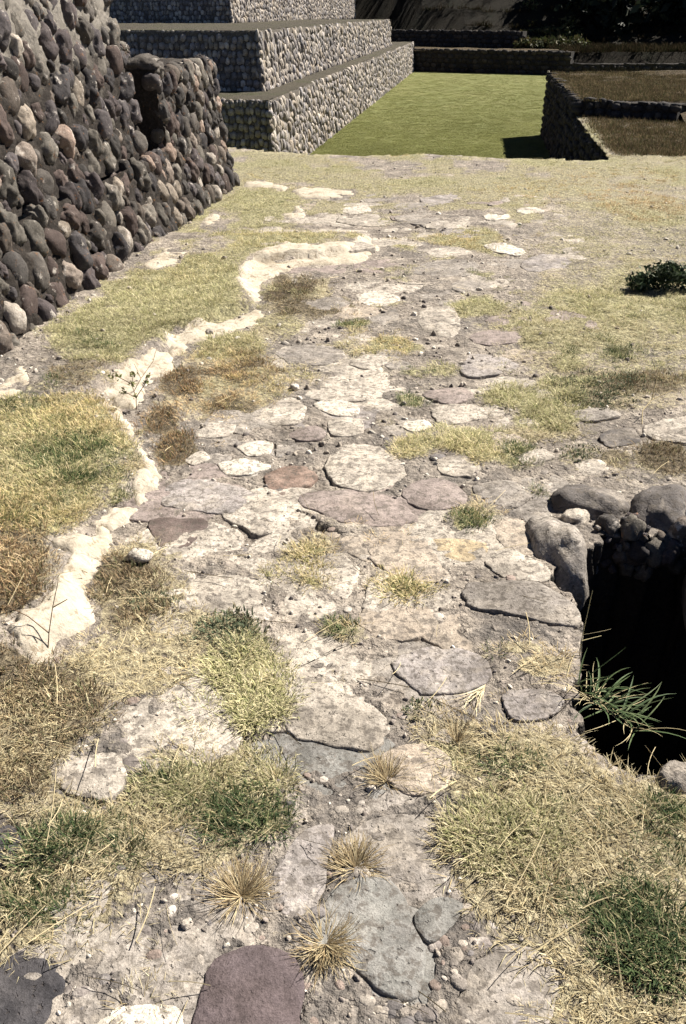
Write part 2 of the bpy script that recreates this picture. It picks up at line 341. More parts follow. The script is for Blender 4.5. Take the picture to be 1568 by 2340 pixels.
# paving stones seen in the photograph: colour, height proud, outline
stones_px = [
 ('plum', .022, [(440, 2400), (452, 2290), (480, 2205), (540, 2162), (610, 2155), (670, 2182), (693, 2232), (690, 2300), (668, 2400)]),
 ('white', .016, [(200, 2318), (250, 2297), (350, 2290), (420, 2302), (426, 2340), (418, 2385), (195, 2385)]),
 ('dark', .016, [(-90, 2195), (0, 2195), (60, 2160), (130, 2182), (152, 2250), (115, 2320), (60, 2385), (-90, 2390)]),
 ('dark', .010, [(-60, 1890), (20, 1885), (57, 1912), (52, 1955), (0, 1985), (-60, 1982)]),
 ('blue', .014, [(705, 2140), (760, 2025), (870, 1995), (925, 2040), (945, 2110), (976, 2170), (965, 2250), (930, 2285), (870, 2262), (800, 2200), (735, 2180)]),
 ('blue', .014, [(948, 2080), (1000, 2042), (1056, 2056), (1045, 2095), (992, 2148), (958, 2125)]),
 ('grey', .012, [(1090, 2182), (1180, 2152), (1262, 2190), (1282, 2262), (1232, 2345), (1080, 2345), (1042, 2282)]),
 ('lav', .008, [(692, 1890), (762, 1880), (748, 1960), (745, 2020), (728, 2060), (690, 2090), (640, 2080), (626, 1990)]),
 ('grey', .006, [(795, 1900), (850, 1862), (960, 1852), (1020, 1890), (1010, 1960), (960, 2010), (880, 1985), (770, 1955)]),
 ('wrough', .020, [(640, 1642), (680, 1540), (740, 1552), (850, 1602), (886, 1640), (876, 1700), (820, 1706), (700, 1682)]),
 ('lav', .020, [(892, 1510), (990, 1476), (1090, 1490), (1126, 1530), (1110, 1560), (1040, 1580), (965, 1580)]),
 ('tan', .010, [(815, 1412), (850, 1376), (940, 1370), (1000, 1396), (985, 1432), (930, 1460), (860, 1450)]),
 ('grey', .030, [(1050, 1352), (1100, 1331), (1220, 1331), (1288, 1362), (1318, 1400), (1322, 1430), (1260, 1425), (1150, 1402), (1080, 1388)]),
 ('tan', .016, [(845, 1242), (900, 1226), (970, 1230), (1002, 1272), (1020, 1320), (960, 1332), (860, 1290)]),
 ('yellow', .014, [(982, 1236), (1040, 1231), (1115, 1241), (1106, 1270), (1060, 1285), (1010, 1270)]),
 ('mauve', .016, [(690, 1126), (800, 1121), (880, 1136), (940, 1166), (945, 1195), (880, 1206), (780, 1191), (700, 1160)]),
 ('mauve', .016, [(920, 1130), (950, 1101), (1010, 1096), (1060, 1120), (1066, 1150), (1020, 1166), (950, 1160)]),
 ('light', .022, [(745, 1056), (790, 1019), (860, 1019), (910, 1050), (930, 1085), (900, 1110), (830, 1125), (760, 1101)]),
 ('red', .012, [(605, 1086), (640, 1066), (700, 1066), (730, 1090), (690, 1111), (620, 1115)]),
 ('white', .012, [(500, 1056), (560, 1046), (620, 1062), (580, 1080), (520, 1083)]),
 ('white', .012, [(540, 1016), (590, 1006), (625, 1011), (615, 1035), (570, 1040)]),
 ('white', .012, [(425, 1046), (460, 1030), (480, 1046), (440, 1062)]),
 ('lav', .014, [(380, 1110), (430, 1091), (520, 1101), (590, 1130), (580, 1165), (500, 1171), (420, 1161), (370, 1150)]),
 ('dplum', .014, [(340, 1200), (360, 1181), (470, 1186), (460, 1220), (420, 1250), (370, 1250)]),
 ('light', .014, [(750, 960), (780, 951), (825, 956), (830, 985), (790, 995), (755, 990)]),
 ('white', .014, [(715, 921), (760, 911), (815, 921), (820, 945), (760, 945)]),
 ('white', .012, [(920, 966), (970, 956), (986, 975), (940, 985)]),
 ('light', .016, [(985, 936), (1020, 921), (1100, 926), (1110, 950), (1040, 965), (1000, 960)]),
 ('mauve', .014, [(970, 891), (1060, 881), (1090, 900), (1040, 920), (985, 910)]),
 ('light', .012, [(690, 895), (790, 880), (850, 895), (830, 912), (740, 915)]),
 ('grey', .012, [(630, 802), (680, 786), (760, 790), (790, 810), (740, 832), (660, 826)]),
 ('light', .014, [(800, 822), (850, 806), (892, 820), (850, 840), (810, 836)]),
 ('white', .020, [(815, 676), (860, 666), (915, 680), (880, 700), (830, 696)]),
 ('grey', .012, [(845, 730), (900, 706), (912, 730), (870, 746)]),
 ('wrough', .016, [(965, 712), (1030, 700), (1052, 738), (1040, 772), (985, 766), (955, 740)]),
 ('white', .020, [(1105, 562), (1150, 556), (1200, 575), (1180, 584), (1130, 576)]),
 ('lav', .016, [(1190, 602), (1240, 581), (1302, 596), (1290, 616), (1210, 621)]),
 ('grey', .012, [(1030, 650), (1080, 638), (1125, 652), (1090, 668), (1045, 668)]),
 ('mauve', .012, [(1070, 772), (1110, 756), (1180, 758), (1192, 778), (1110, 790)]),
 ('white', .018, [(1178, 484), (1205, 477), (1232, 480), (1240, 488), (1190, 492)]),
 ('wrough', .014, [(430, 1332), (500, 1311), (600, 1331), (590, 1390), (500, 1400), (430, 1370)]),
 ('light', .006, [(120, 1745), (260, 1722), (292, 1780), (240, 1830), (140, 1802)]),
 ('tan', .008, [(880, 1712), (960, 1691), (1030, 1722), (1025, 1790), (940, 1810), (872, 1760)]),
 ('lav', .012, [(1150, 1582), (1240, 1571), (1288, 1600), (1250, 1640), (1170, 1640)]),
 ('wrough', .022, [(1108, 1284), (1200, 1271), (1254, 1298), (1248, 1330), (1150, 1318)]),
 ('tan', .014, [(1125, 1192), (1190, 1186), (1220, 1230), (1218, 1268), (1150, 1250)]),
 ('light', .014, [(450, 986), (490, 961), (540, 966), (520, 995), (460, 1000)]),
 ('grey', .014, [(1300, 942), (1380, 931), (1422, 950), (1340, 962)]),
 ('dgrey', .016, [(1372, 990), (1440, 976), (1462, 1008), (1392, 1020)]),
 ('light', .020, [(1470, 975), (1568, 952), (1640, 970), (1600, 1012), (1490, 1002)]),
 ('light', .010, [(590, 935), (660, 905), (700, 930), (680, 965), (600, 968)]),
 ('mauve', .008, [(660, 988), (720, 968), (745, 985), (735, 1000), (680, 1003)]),
 ('grey', .010, [(1080, 1110), (1160, 1098), (1215, 1125), (1190, 1155), (1110, 1150)]),
 ('wrough', .014, [(1000, 1052), (1060, 1040), (1100, 1070), (1075, 1090), (1010, 1085)]),
 ('white', .012, [(1105, 495), (1150, 487), (1165, 500), (1120, 507)]),
 ('light', .012, [(950, 575), (1040, 566), (1080, 580), (1000, 590)]),
 ('grey', .014, [(690, 690), (770, 680), (800, 696), (730, 712)]),
 ('wrough', .010, [(1180, 1040), (1240, 1025), (1265, 1045), (1200, 1060)]),
 ('light', .016, [(1310, 1058), (1370, 1048), (1392, 1072), (1335, 1085)]),
 ('grey', .012, [(900, 500), (960, 485), (1010, 500), (960, 515)]),
 ('lav', .012, [(960, 455), (1030, 445), (1060, 458), (990, 470)]),
 ('white', .014, [(780, 478), (830, 470), (850, 482), (800, 490)]),
]
clean_polys = [p for c, h, p in stones_px]

# ------------------------------------------------------------------ where things grow (in ground terms, via to_px only to read my own notes)
# (cx, cy, rx, ry, kind, density): g green, m yellow-green, d straw, b brown weeds
PATCH = [
 (600, 480, 90, 55, 'm', .9), (640, 560, 150, 45, 'm', .9), (450, 640, 130, 50, 'm', 1), (420, 700, 160, 60, 'm', 1), (250, 780, 130, 60, 'm', .9), (220, 800, 90, 30, 'g', .6),
 (150, 1010, 180, 70, 'm', .9), (170, 1080, 150, 90, 'g', .9), (60, 1140, 120, 90, 'm', 1), (120, 1200, 120, 45, 'g', .7), (60, 960, 80, 35, 'g', .7), (215, 1090, 70, 40, 'g', .8),
 (60, 1310, 110, 90, 'b', .8), (40, 1400, 70, 60, 'b', .9), (30, 1300, 90, 60, 'd', .5), (180, 880, 70, 40, 'b', .6), (120, 905, 70, 25, 'g', .4),
 (680, 660, 80, 35, 'b', 1), (700, 700, 110, 30, 'b', .8), (640, 740, 60, 30, 'm', .6), (500, 800, 90, 40, 'm', .8), (530, 850, 110, 45, 'b', .9), (420, 880, 70, 40, 'b', .9), (530, 920, 90, 35, 'b', .8), (560, 780, 50, 25, 'm', .7),
 (370, 960, 40, 40, 'b', .9), (395, 1020, 50, 45, 'b', .9), (330, 1080, 40, 35, 'd', .7),
 (290, 1330, 90, 70, 'b', .9), (330, 1400, 110, 60, 'b', .8), (300, 1270, 80, 40, 'd', .8), (270, 1420, 60, 40, 'd', .6), (500, 1450, 90, 40, 'w', .9), (350, 1370, 70, 25, 'w', .7), (300, 1520, 200, 40, 'd', .8),
 (535, 1540, 120, 70, 'm', 1), (560, 1610, 110, 45, 'm', 1), (560, 1600, 80, 35, 'g', .25), (700, 1290, 100, 70, 'm', 1), (730, 1250, 110, 40, 'd', .6), (920, 1330, 80, 42, 'm', .9), (930, 1335, 60, 22, 'g', .6), (762, 1428, 44, 26, 'g', .9), (770, 1440, 60, 30, 'd', .5),
 (80, 1620, 160, 110, 'b', .8), (60, 1700, 130, 90, 'd', .9), (250, 1560, 120, 40, 'd', .6), (60, 1780, 120, 60, 'b', .7),
 (400, 1790, 100, 60, 'm', 1), (400, 1770, 70, 40, 'g', .6), (540, 1870, 120, 80, 'g', .9), (480, 1760, 190, 80, 'd', .8), (600, 1760, 80, 60, 'm', .8), (200, 1900, 150, 50, 'g', .8), (160, 1960, 110, 60, 'g', .9), (140, 2050, 110, 55, 'g', 1), (180, 1990, 200, 150, 'd', .9), (260, 1950, 90, 50, 'g', .6), (60, 2120, 120, 60, 'd', .7), (430, 1930, 190, 40, 'd', .7),
 (1180, 1750, 90, 40, 'g', .8), (1050, 1720, 60, 30, 'm', .6), (1190, 1900, 130, 90, 'm', 1), (1150, 1880, 90, 60, 'g', .5), (1350, 1870, 80, 50, 'g', .9), (1450, 2100, 170, 130, 'g', 1), (1500, 2170, 130, 110, 'g', 1), (1330, 2060, 100, 60, 'g', .6), (1500, 1980, 120, 60, 'g', .6), (1330, 1950, 300, 170, 'd', 1), (1480, 2220, 150, 180, 'd', .8), (1220, 1800, 180, 60, 'd', .9), (1350, 2290, 120, 80, 'd', .6), (1540, 1860, 60, 40, 'g', .7), (1450, 1820, 120, 40, 'd', .7),
 (1070, 1010, 160, 45, 'm', .9), (960, 1020, 60, 35, 'm', .7), (1180, 1040, 80, 35, 'g', .6), (1075, 1195, 60, 28, 'g', .8), (1070, 1170, 70, 30, 'd', .6), (1245, 1120, 30, 40, 'g', .4), (1120, 1130, 60, 30, 'd', .5),
 (1250, 930, 110, 70, 'm', 1), (1190, 900, 70, 40, 'm', .9), (1230, 990, 120, 30, 'd', .9), (1350, 740, 240, 70, 'm', .6), (1350, 760, 260, 60, 'd', .8), (1380, 890, 130, 60, 'w', .8), (1480, 880, 100, 40, 'b', .8), (1420, 800, 70, 25, 'g', .7), (1500, 720, 70, 25, 'g', .5), (1300, 830, 60, 25, 'm', .8), (1520, 1050, 90, 50, 'b', .9), (1400, 1050, 60, 30, 'b', .7), (1330, 1040, 60, 40, 'w', .5), (1260, 1210, 20, 20, 'g', .4),
 (805, 742, 40, 14, 'g', .9), (950, 852, 50, 14, 'g', .7), (900, 785, 80, 22, 'm', .8), (940, 910, 40, 16, 'g', .7), (1090, 705, 70, 22, 'm', .8), (1000, 850, 80, 20, 'm', .6), (940, 625, 40, 10, 'g', .7), (1090, 628, 40, 10, 'g', .7), (1300, 820, 60, 20, 'g', .5), (700, 855, 50, 12, 'm', .5),
 (1480, 480, 120, 40, 'o', .9), (1420, 440, 160, 40, 'o', .5), (1330, 560, 120, 40, 'm', .5), (1420, 640, 60, 30, 'm', .6),
 (1080, 1500, 90, 18, 'd', .6), (1180, 1480, 70, 18, 'd', .7), (1240, 1520, 60, 22, 'd', .8), (1130, 1485, 30, 12, 'g', .5), (1050, 1670, 110, 40, 'd', .7), (960, 1630, 50, 30, 'd', .5), (1170, 1700, 160, 40, 'd', .9), (960, 1620, 45, 20, 'w', .4), (890, 1730, 40, 40, 'd', .6),
 (760, 2065, 36, 26, 'g', .5), (700, 2080, 40, 40, 'd', .4), (640, 2130, 50, 20, 'd', .4),
]
KINDS = 'gmdbwo'
PATCH_POLY = [
 ('m', .95, [(548, 425), (650, 440), (640, 480), (700, 520), (840, 548), (740, 580), (600, 590), (550, 625), (560, 690), (380, 765), (260, 860), (150, 850), (110, 800), (200, 720), (330, 640), (450, 540)]),
 ('m', .95, [(-40, 960), (200, 925), (235, 940), (290, 1010), (295, 1100), (270, 1150), (200, 1200), (120, 1260), (-40, 1240)]),
 ('g', .45, [(-40, 1000), (220, 980), (290, 1040), (290, 1110), (200, 1180), (-40, 1220)]),
 ('d', .8, [(-40, 1260), (120, 1270), (110, 1400), (20, 1450), (-40, 1450)]), ('b', .6, [(-40, 1260), (120, 1270), (110, 1400), (20, 1450), (-40, 1450)]),
 ('d', .75, [(230, 1260), (420, 1230), (430, 1400), (600, 1420), (420, 1560), (100, 1640), (60, 1560), (220, 1460)]),
 ('d', .85, [(-40, 1560), (240, 1560), (230, 1680), (110, 1700), (130, 1810), (330, 1840), (480, 1720), (640, 1740), (650, 1900), (450, 2000), (280, 1990), (240, 2150), (120, 2160), (-40, 2190)]),
 ('b', .5, [(-40, 1560), (240, 1560), (230, 1680), (110, 1700), (130, 1810), (60, 1880), (-40, 1880)]),
 ('d', .9, [(1000, 1680), (1300, 1690), (1440, 1790), (1620, 1780), (1620, 2400), (1290, 2400), (1290, 2200), (1130, 2120), (1040, 2000), (1030, 1850)]),
 ('d', .7, [(620, 640), (760, 640), (760, 720), (640, 760), (620, 960), (440, 960), (330, 950), (420, 820), (590, 740)]),
 ('d', .55, [(1280, 400), (1620, 400), (1620, 940), (1290, 940), (1180, 820)]), ('o', .4, [(1380, 350), (1620, 350), (1620, 400), (1400, 400)]),
 ('b', 1.0, [(1340, 262), (1620, 255), (1620, 350), (1400, 350)]),
 ('m', .62, [(560, 345), (1620, 365), (1620, 430), (860, 445), (700, 415), (560, 400)]),
]
def masks(px, py, x, y):
    n = fbm(x*6, y*6, 3, 41)*0.8; n2 = fbm(x*2.1, y*2.1, 3, 51)
    out = {k: np.zeros(px.shape) for k in KINDS}
    for cx, cy, rx, ry, k, d in PATCH:
        q = np.hypot((px - cx)/rx, (py - cy)/ry)
        out[k] = np.maximum(out[k], d*(1 - sstep(0.55, 1.15, q + n*0.9)))
    n3 = fbm(x*1.1, y*.75, 3, 57); vf = sstep(760, 480, py)
    wob = 26*fbm(x*5, y*5, 3, 43)*np.clip(2.5/np.maximum(y, .5), .3, 1.3)
    for k, d, poly in PATCH_POLY:
        hit = 0.5*inpoly(px + wob*1.6, py + wob, poly) + .5*inpoly(px - wob*1.6, py + .5*wob, poly)
        out[k] = np.maximum(out[k], d*hit*np.clip(.72 + .9*n + vf*(1.5*n3 - .12), .0, 1))
    far = sstep(1150, 640, py); vfar = sstep(620, 400, py)
    cov = far*(sstep(0.0 - 0.38*vfar, 0.35 - 0.38*vfar, n2 + 0.5*n + .6*n3))*0.85
    right = sstep(1050, 1350, px)*sstep(1000, 780, py)*0.6
    cov = np.maximum(cov, right)
    cov = cov*(1 - inpoly(px, py, [(1335, 240), (1660, 240), (1660, 350), (1395, 352)]))
    out['m'] = np.maximum(out['m'], cov*(0.55 + 0.45*sstep(-.1, .3, fbm(x*1.3, y*1.3, 2, 61))))
    out['d'] = np.maximum(out['d'], cov*0.7)
    out['g'] = np.maximum(out['g'], cov*sstep(0.28, 0.5, fbm(x*2.9, y*2.9, 3, 71))*0.6)
    # thin straw litter everywhere on open soil
    out['d'] = np.maximum(out['d'], 0.22*sstep(-0.1, 0.3, n2))
    out['g'] = out['g']*np.clip(.85 + 1.1*fbm(x*11, y*11, 2, 47), .25, 1)
    keep = np.ones(px.shape)
    for poly in clean_polys: keep[inpoly(px, py, poly)] = 0.15
    for poly in PLASTER_PX: keep[inpoly(px, py, poly)] = 0.16
    for k in KINDS: out[k] = out[k]*keep
    return out
# remains of white lime plaster, outlines
PLASTER_PX = [
 [(852, 548), (838, 545), (805, 572), (740, 582), (640, 575), (580, 600), (548, 628), (545, 665), (575, 690), (596, 690), (592, 660), (605, 640), (690, 612), (760, 612), (835, 600), (862, 572)],
 [(590, 702), (560, 718), (500, 742), (400, 762), (380, 785), (392, 815), (410, 812), (425, 790), (520, 765), (585, 742), (598, 722)],
 [(395, 798), (330, 825), (268, 862), (262, 880), (228, 905), (262, 925), (310, 935), (330, 905), (345, 880), (385, 860), (402, 828)],
 [(238, 922), (262, 960), (280, 1002), (312, 1008), (320, 992), (290, 960), (262, 930)],
 [(300, 1003), (325, 1006), (352, 1050), (374, 1092), (345, 1100), (316, 1050)],
 [(365, 1092), (330, 1098), (295, 1120), (290, 1145), (320, 1160), (345, 1140), (372, 1110)],
 [(262, 1205), (215, 1205), (180, 1235), (128, 1262), (125, 1290), (150, 1320), (140, 1365), (95, 1410), (30, 1448), (18, 1490), (40, 1520), (90, 1530), (140, 1500), (205, 1462), (222, 1430), (205, 1370), (215, 1320), (245, 1290), (262, 1250)],
 [(288, 1140), (322, 1158), (285, 1195), (262, 1212), (212, 1208), (245, 1172)],
 [(558, 412), (600, 410), (660, 424), (655, 434), (600, 424), (560, 424)],
 [(665, 432), (700, 428), (818, 436), (812, 446), (760, 452), (690, 452)],
 [(640, 492), (672, 486), (672, 474), (690, 470), (700, 490), (692, 508), (675, 506)],
 [(462, 512), (480, 490), (498, 482), (500, 500), (478, 522), (455, 525)],
 [(322, 628), (360, 600), (392, 580), (432, 590), (412, 622), (370, 635)],
 [(-60, 960), (0, 905), (45, 858), (92, 845), (82, 885), (55, 930), (0, 945), (-50, 975)],
]

# ------------------------------------------------------------------ the ground of the platform
def build_ground():
    NR, NC = 720, 470
    Ys = np.linspace(0.42**-0.6, 16.8**-0.6, NR)**(-1/0.6)
    U = np.linspace(-1, 1, NC); U = 0.75*U + 0.25*U**3
    Yg = np.repeat(Ys[:, None], NC, 1); Xg = U[None, :]*(0.72*Yg + 0.75)
    # a little irregularity so that the net does not show in the cut edges
    Xg = Xg + 0.002*vnoise(Xg*90, Yg*90, 2); Yg = Yg + 0.003*vnoise(Xg*80, Yg*80, 6)
    Z = gz(Xg, Yg)
    px, py = to_px(Xg, Yg, 0.0)
    mk = masks(px, py, Xg, Yg)
    thatch = np.clip(np.maximum.reduce([mk['g'], mk['m'], mk['d'], mk['b'], mk['w'], mk['o']]), 0, 1)
    brown = np.clip(np.maximum(mk['b'], mk['w']*0.6), 0, 1)
    dry_ = inpoly(px, py, [(1345, 225), (1700, 225), (1700, 345), (1400, 348)]).astype(float)*np.clip(.85 + .5*fbm(Xg*3, Yg*3, 3, 33), 0, 1)
    thatch = np.maximum(thatch, dry_); brown = np.maximum(brown, dry_)
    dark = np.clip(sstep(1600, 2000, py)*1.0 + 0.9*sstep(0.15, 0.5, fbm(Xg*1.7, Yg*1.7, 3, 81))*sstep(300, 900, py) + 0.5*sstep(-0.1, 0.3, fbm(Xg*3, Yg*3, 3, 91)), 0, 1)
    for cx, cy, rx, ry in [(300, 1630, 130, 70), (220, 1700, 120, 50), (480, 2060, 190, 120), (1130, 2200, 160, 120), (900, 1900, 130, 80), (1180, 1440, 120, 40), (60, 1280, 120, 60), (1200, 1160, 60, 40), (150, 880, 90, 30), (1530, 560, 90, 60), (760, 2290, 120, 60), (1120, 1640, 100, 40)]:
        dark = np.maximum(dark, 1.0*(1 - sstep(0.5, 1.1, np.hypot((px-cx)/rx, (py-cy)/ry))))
    Z = Z + 0.006*thatch
    for cname, h, poly in stones_px:
        pts = [at(*p) for p in poly]
        if min(p.y for p in pts) > 4.2: continue
        x0, x1 = min(p.x for p in pts)-.03, max(p.x for p in pts)+.03; y0, y1 = min(p.y for p in pts)-.03, max(p.y for p in pts)+.03
        sub = np.nonzero((Xg > x0) & (Xg < x1) & (Yg > y0) & (Yg < y1))
        X_, Y_ = Xg[sub], Yg[sub]; best = np.full(X_.shape, 9.0)
        for a, b in zip(pts, pts[1:] + pts[:1]):
            vx, vy = b.x - a.x, b.y - a.y; t = np.clip(((X_ - a.x)*vx + (Y_ - a.y)*vy)/(vx*vx + vy*vy), 0, 1)
            best = np.minimum(best, np.hypot(X_ - a.x - t*vx, Y_ - a.y - t*vy))
        inside = inpoly(X_, Y_, [(p.x, p.y) for p in pts])
        g = sstep(-.2, .5, fbm(X_*9, Y_*9, 2, 77))
        Z[sub] -= np.where(inside, 0.012, 0.009*g*(1 - sstep(.004, .018, best)))
    qx = 0.25*(Xg[:-1, :-1] + Xg[1:, :-1] + Xg[:-1, 1:] + Xg[1:, 1:]); qy = 0.25*(Yg[:-1, :-1] + Yg[1:, :-1] + Yg[:-1, 1:] + Yg[1:, 1:])
    cutp = inpoly(qx, qy, pit_w); cutl = inpoly(qx, qy, plaza_w)
    keep = ~(cutp | cutl)
    idx = np.arange(NR*NC).reshape(NR, NC)
    q = np.stack([idx[:-1, :-1], idx[:-1, 1:], idx[1:, 1:], idx[1:, :-1]], -1)
    faces = q[keep]
    verts = np.stack([Xg.ravel(), Yg.ravel(), Z.ravel()], 1)
    # skirts down the pit and the edge of the platform
    ev = []
    H = keep[:, :-1] != keep[:, 1:]
    for i, j in np.argwhere(H):
        a, b = idx[i, j+1], idx[i+1, j+1]
        ev.append((a, b, keep[i, j], cutp[i, j] or cutp[i, j+1]))
    V = keep[:-1, :] != keep[1:, :]
    for i, j in np.argwhere(V):
        a, b = idx[i+1, j+1], idx[i+1, j]
        ev.append((a, b, keep[i, j], cutp[i, j] or cutp[i+1, j]))
    def snap(v, poly):
        x, y = verts[v][:2]; best = (9, x, y)
        for k in range(len(poly)):
            a, b = poly[k], poly[(k+1) % len(poly)]; vx, vy = b[0]-a[0], b[1]-a[1]
            t = min(1, max(0, ((x-a[0])*vx + (y-a[1])*vy)/(vx*vx + vy*vy))); qx_, qy_ = a[0]+t*vx, a[1]+t*vy
            d = math.hypot(x-qx_, y-qy_)
            if d < best[0]: best = (d, qx_, qy_)
        if best[0] < .08:
            w_ = .03 if poly is pit_w else .04
            verts[v][0] = best[1] + w_*mnoise.noise((best[1]*22, best[2]*22, 3)); verts[v][1] = best[2] + w_*mnoise.noise((best[1]*22, best[2]*22, 8))
    done_ = set()
    for a, b, k, pit in ev:
        for v in (a, b):
            if v not in done_: done_.add(v); snap(v, pit_w if pit else plaza_w)
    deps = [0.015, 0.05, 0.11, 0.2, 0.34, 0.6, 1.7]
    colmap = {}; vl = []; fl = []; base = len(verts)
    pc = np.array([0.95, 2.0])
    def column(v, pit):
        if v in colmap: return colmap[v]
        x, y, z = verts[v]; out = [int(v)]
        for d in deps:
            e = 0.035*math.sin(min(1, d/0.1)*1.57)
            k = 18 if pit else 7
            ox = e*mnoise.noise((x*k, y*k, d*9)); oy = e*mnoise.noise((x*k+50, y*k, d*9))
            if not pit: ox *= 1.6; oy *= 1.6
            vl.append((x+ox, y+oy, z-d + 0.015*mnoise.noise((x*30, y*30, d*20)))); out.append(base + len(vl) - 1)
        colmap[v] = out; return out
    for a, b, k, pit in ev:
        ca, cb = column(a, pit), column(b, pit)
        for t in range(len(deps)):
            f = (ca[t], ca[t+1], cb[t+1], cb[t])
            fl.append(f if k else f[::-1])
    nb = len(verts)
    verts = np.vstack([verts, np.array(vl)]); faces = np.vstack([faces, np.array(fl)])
    me = bpy.data.meshes.new('ground')
    me.vertices.add(len(verts)); me.vertices.foreach_set('co', verts.ravel())
    me.loops.add(faces.size); me.loops.foreach_set('vertex_index', faces.ravel().astype(np.int32))
    me.polygons.add(len(faces)); me.polygons.foreach_set('loop_start', np.arange(0, faces.size, 4, dtype=np.int32))
    me.update(calc_edges=True); me.validate()
    me.polygons.foreach_set('use_smooth', np.ones(len(me.polygons), bool))
    ex = len(vl)
    for nme, arr, fill in (('thatch', thatch, 0.3), ('brown', brown, 1.0), ('dark', dark, 1.0), ('deep', dark*0, 1.0), ('green', np.clip(np.maximum(mk['m']*.85, mk['g']) - .5*mk['d']*(mk['m'] < .3), 0, 1), 0.0)):  # 'deep' marks the skirts that get the painted shade
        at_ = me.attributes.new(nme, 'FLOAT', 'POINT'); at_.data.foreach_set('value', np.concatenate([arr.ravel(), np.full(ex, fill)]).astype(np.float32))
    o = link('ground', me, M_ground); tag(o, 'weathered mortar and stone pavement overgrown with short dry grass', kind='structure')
    return o
ground = build_ground()

def sheet(name, pts, mat, z=None):
    me = mesh(name, [(p[0], p[1], p[2] if z is None else z) for p in pts], [tuple(range(len(pts)))], False)
    o = link(name, me, mat); tag(o, kind='structure'); return o
tag(sheet('pit_floor', [(0.2, 1.1), (2.2, 1.1), (2.2, 3.0), (0.2, 3.0)], M_soil, -1.25), 'dark earth floor of the square pit')
# surrounding earth so that the platform does not float
def ring_ground():
    pts = [(-40, -12), (40, -12), (40, 0.8), (-40, 0.8)]
    tag(sheet('earth', pts, M_terr, -0.06), 'dry earth behind the viewer')
    tag(sheet('earth', [(-1.0-0.72*0.5, 0.6), (-1.2-0.72*17, 16.8), (-40, 16.8), (-40, 0.6)], M_terr, -0.06), 'dry earth beside the cobble wall')
    tag(sheet('earth', [(1.0+0.72*0.5, 0.6), (40, 0.6), (40, 16.8), (0.6+0.72*16.8, 16.8)], M_terr, -0.06), 'dry earth on the far right')
ring_ground()

# ------------------------------------------------------------------ lawn, trench
def heightsheet(name, P, nu, nv, mat, amp=0.02, sc=0.8, kind='structure'):
    # P: four corners; bilinear sheet with gentle relief
    a, b, c, d = [Vector(p) for p in P]; vs = []; fs = []
    for i in range(nv+1):
        for j in range(nu+1):
            u, v = j/nu, i/nv
            p = (a*(1-u) + b*u)*(1-v) + (d*(1-u) + c*u)*v
            vs.append((p.x, p.y, p.z + amp*mnoise.fractal((p.x*sc, p.y*sc, 1.3), 1, 2, 3)))
    for i in range(nv):
        for j in range(nu):
            k = i*(nu+1)+j; fs.append((k, k+1, k+nu+2, k+nu+1))
    o = link(name, mesh(name, vs, fs), mat); tag(o, kind=kind); return o

backL = at(930, 159, LAWN_Z); backR = at(1300, 172, LAWN_Z)
o = heightsheet('lawn', [(-12, 10.2, LAWN_Z), (16, 10.2, LAWN_Z), (26, backL.y + 3, LAWN_Z), (-6, backL.y + 3, LAWN_Z)], 60, 90, M_lawn, .0, .4)
tag(o, 'mown green lawn of the sunken plaza')

# ------------------------------------------------------------------ stones: shapes shared by many pieces
def rock_mesh(name, seed, sub=3, box=0.0, rough=0.12, flat=1.0):
    bm = bmesh.new(); bmesh.ops.create_icosphere(bm, subdivisions=sub, radius=1.0)
    o = Vector((seed*3.7, seed*1.9, seed*5.1))
    for v in bm.verts:
        d = v.co.normalized()
        m = max(abs(d.x), abs(d.y), abs(d.z)); r = 1.0*(1-box) + box*min(1.35, 1/m)
        r += rough*1.3*mnoise.noise(d*1.1 + o) + rough*0.6*mnoise.noise(d*2.6 + o) + rough*0.3*mnoise.noise(d*6 + o) + rough*.2*mnoise.noise(d*13 + o)
        v.co = d*r
    me = bpy.data.meshes.new(name); bm.to_mesh(me); bm.free()
    me.polygons.foreach_set('use_smooth', [True]*len(me.polygons)); return me
COB = [rock_mesh('cobble', i+1, 4 if i % 3 else 3, 0.1 + 0.14*(i % 4), 0.15 + .10*(i % 3)) for i in range(12)]
for m_ in COB: m_.materials.append(M_cobble)
COBP = [rock_mesh('cobble_pale', i+31, 4, 0.2, 0.2) for i in range(5)]
for m_ in COBP: m_.materials.append(M_cobble_pale)
PYS = [rock_mesh('pyramid_stone', i+51, 2, 0.35, 0.2) for i in range(8)]
for m_ in PYS: m_.materials.append(M_pyr)
PEB = [rock_mesh('pebble', i+71, 2, 0.1, 0.14) for i in range(7)]
for m_ in PEB: m_.materials.append(M_peb)
ROCKLO = []
for i in range(6):
    me = rock_mesh('lo', i+91, 1 if i < 3 else 2, 0.3, 0.2)
    ROCKLO.append((np.array([v.co[:] for v in me.vertices]), np.array([p.vertices[:] for p in me.polygons])))
class Pile:                                    # many small stones joined in one mesh
    def __init__(s): s.v = []; s.f = []; s.n = 0
    def add(s, k, mat):
        v, f = ROCKLO[k]; m = np.array(mat)
        s.v.append(v @ m[:3, :3].T + m[:3, 3]); s.f.append(f + s.n); s.n += len(v)
    def build(s, name, mat, parent=None):
        me = mesh(name, np.vstack(s.v), np.vstack(s.f)); o = link(name, me, mat, parent); o['kind'] = 'stuff'; return o
def frame_mat(p, t, n, sx, sy, sz, spin=0.0):
    n = n.normalized(); t = (t - n*t.dot(n)).normalized(); b = n.cross(t)
    m = Matrix((t, b, n)).transposed()
    m = m @ Matrix.Rotation(spin, 3, 'Z') @ Matrix.Diagonal((sx, sy, sz))
    return Matrix.Translation(p) @ m.to_4x4()

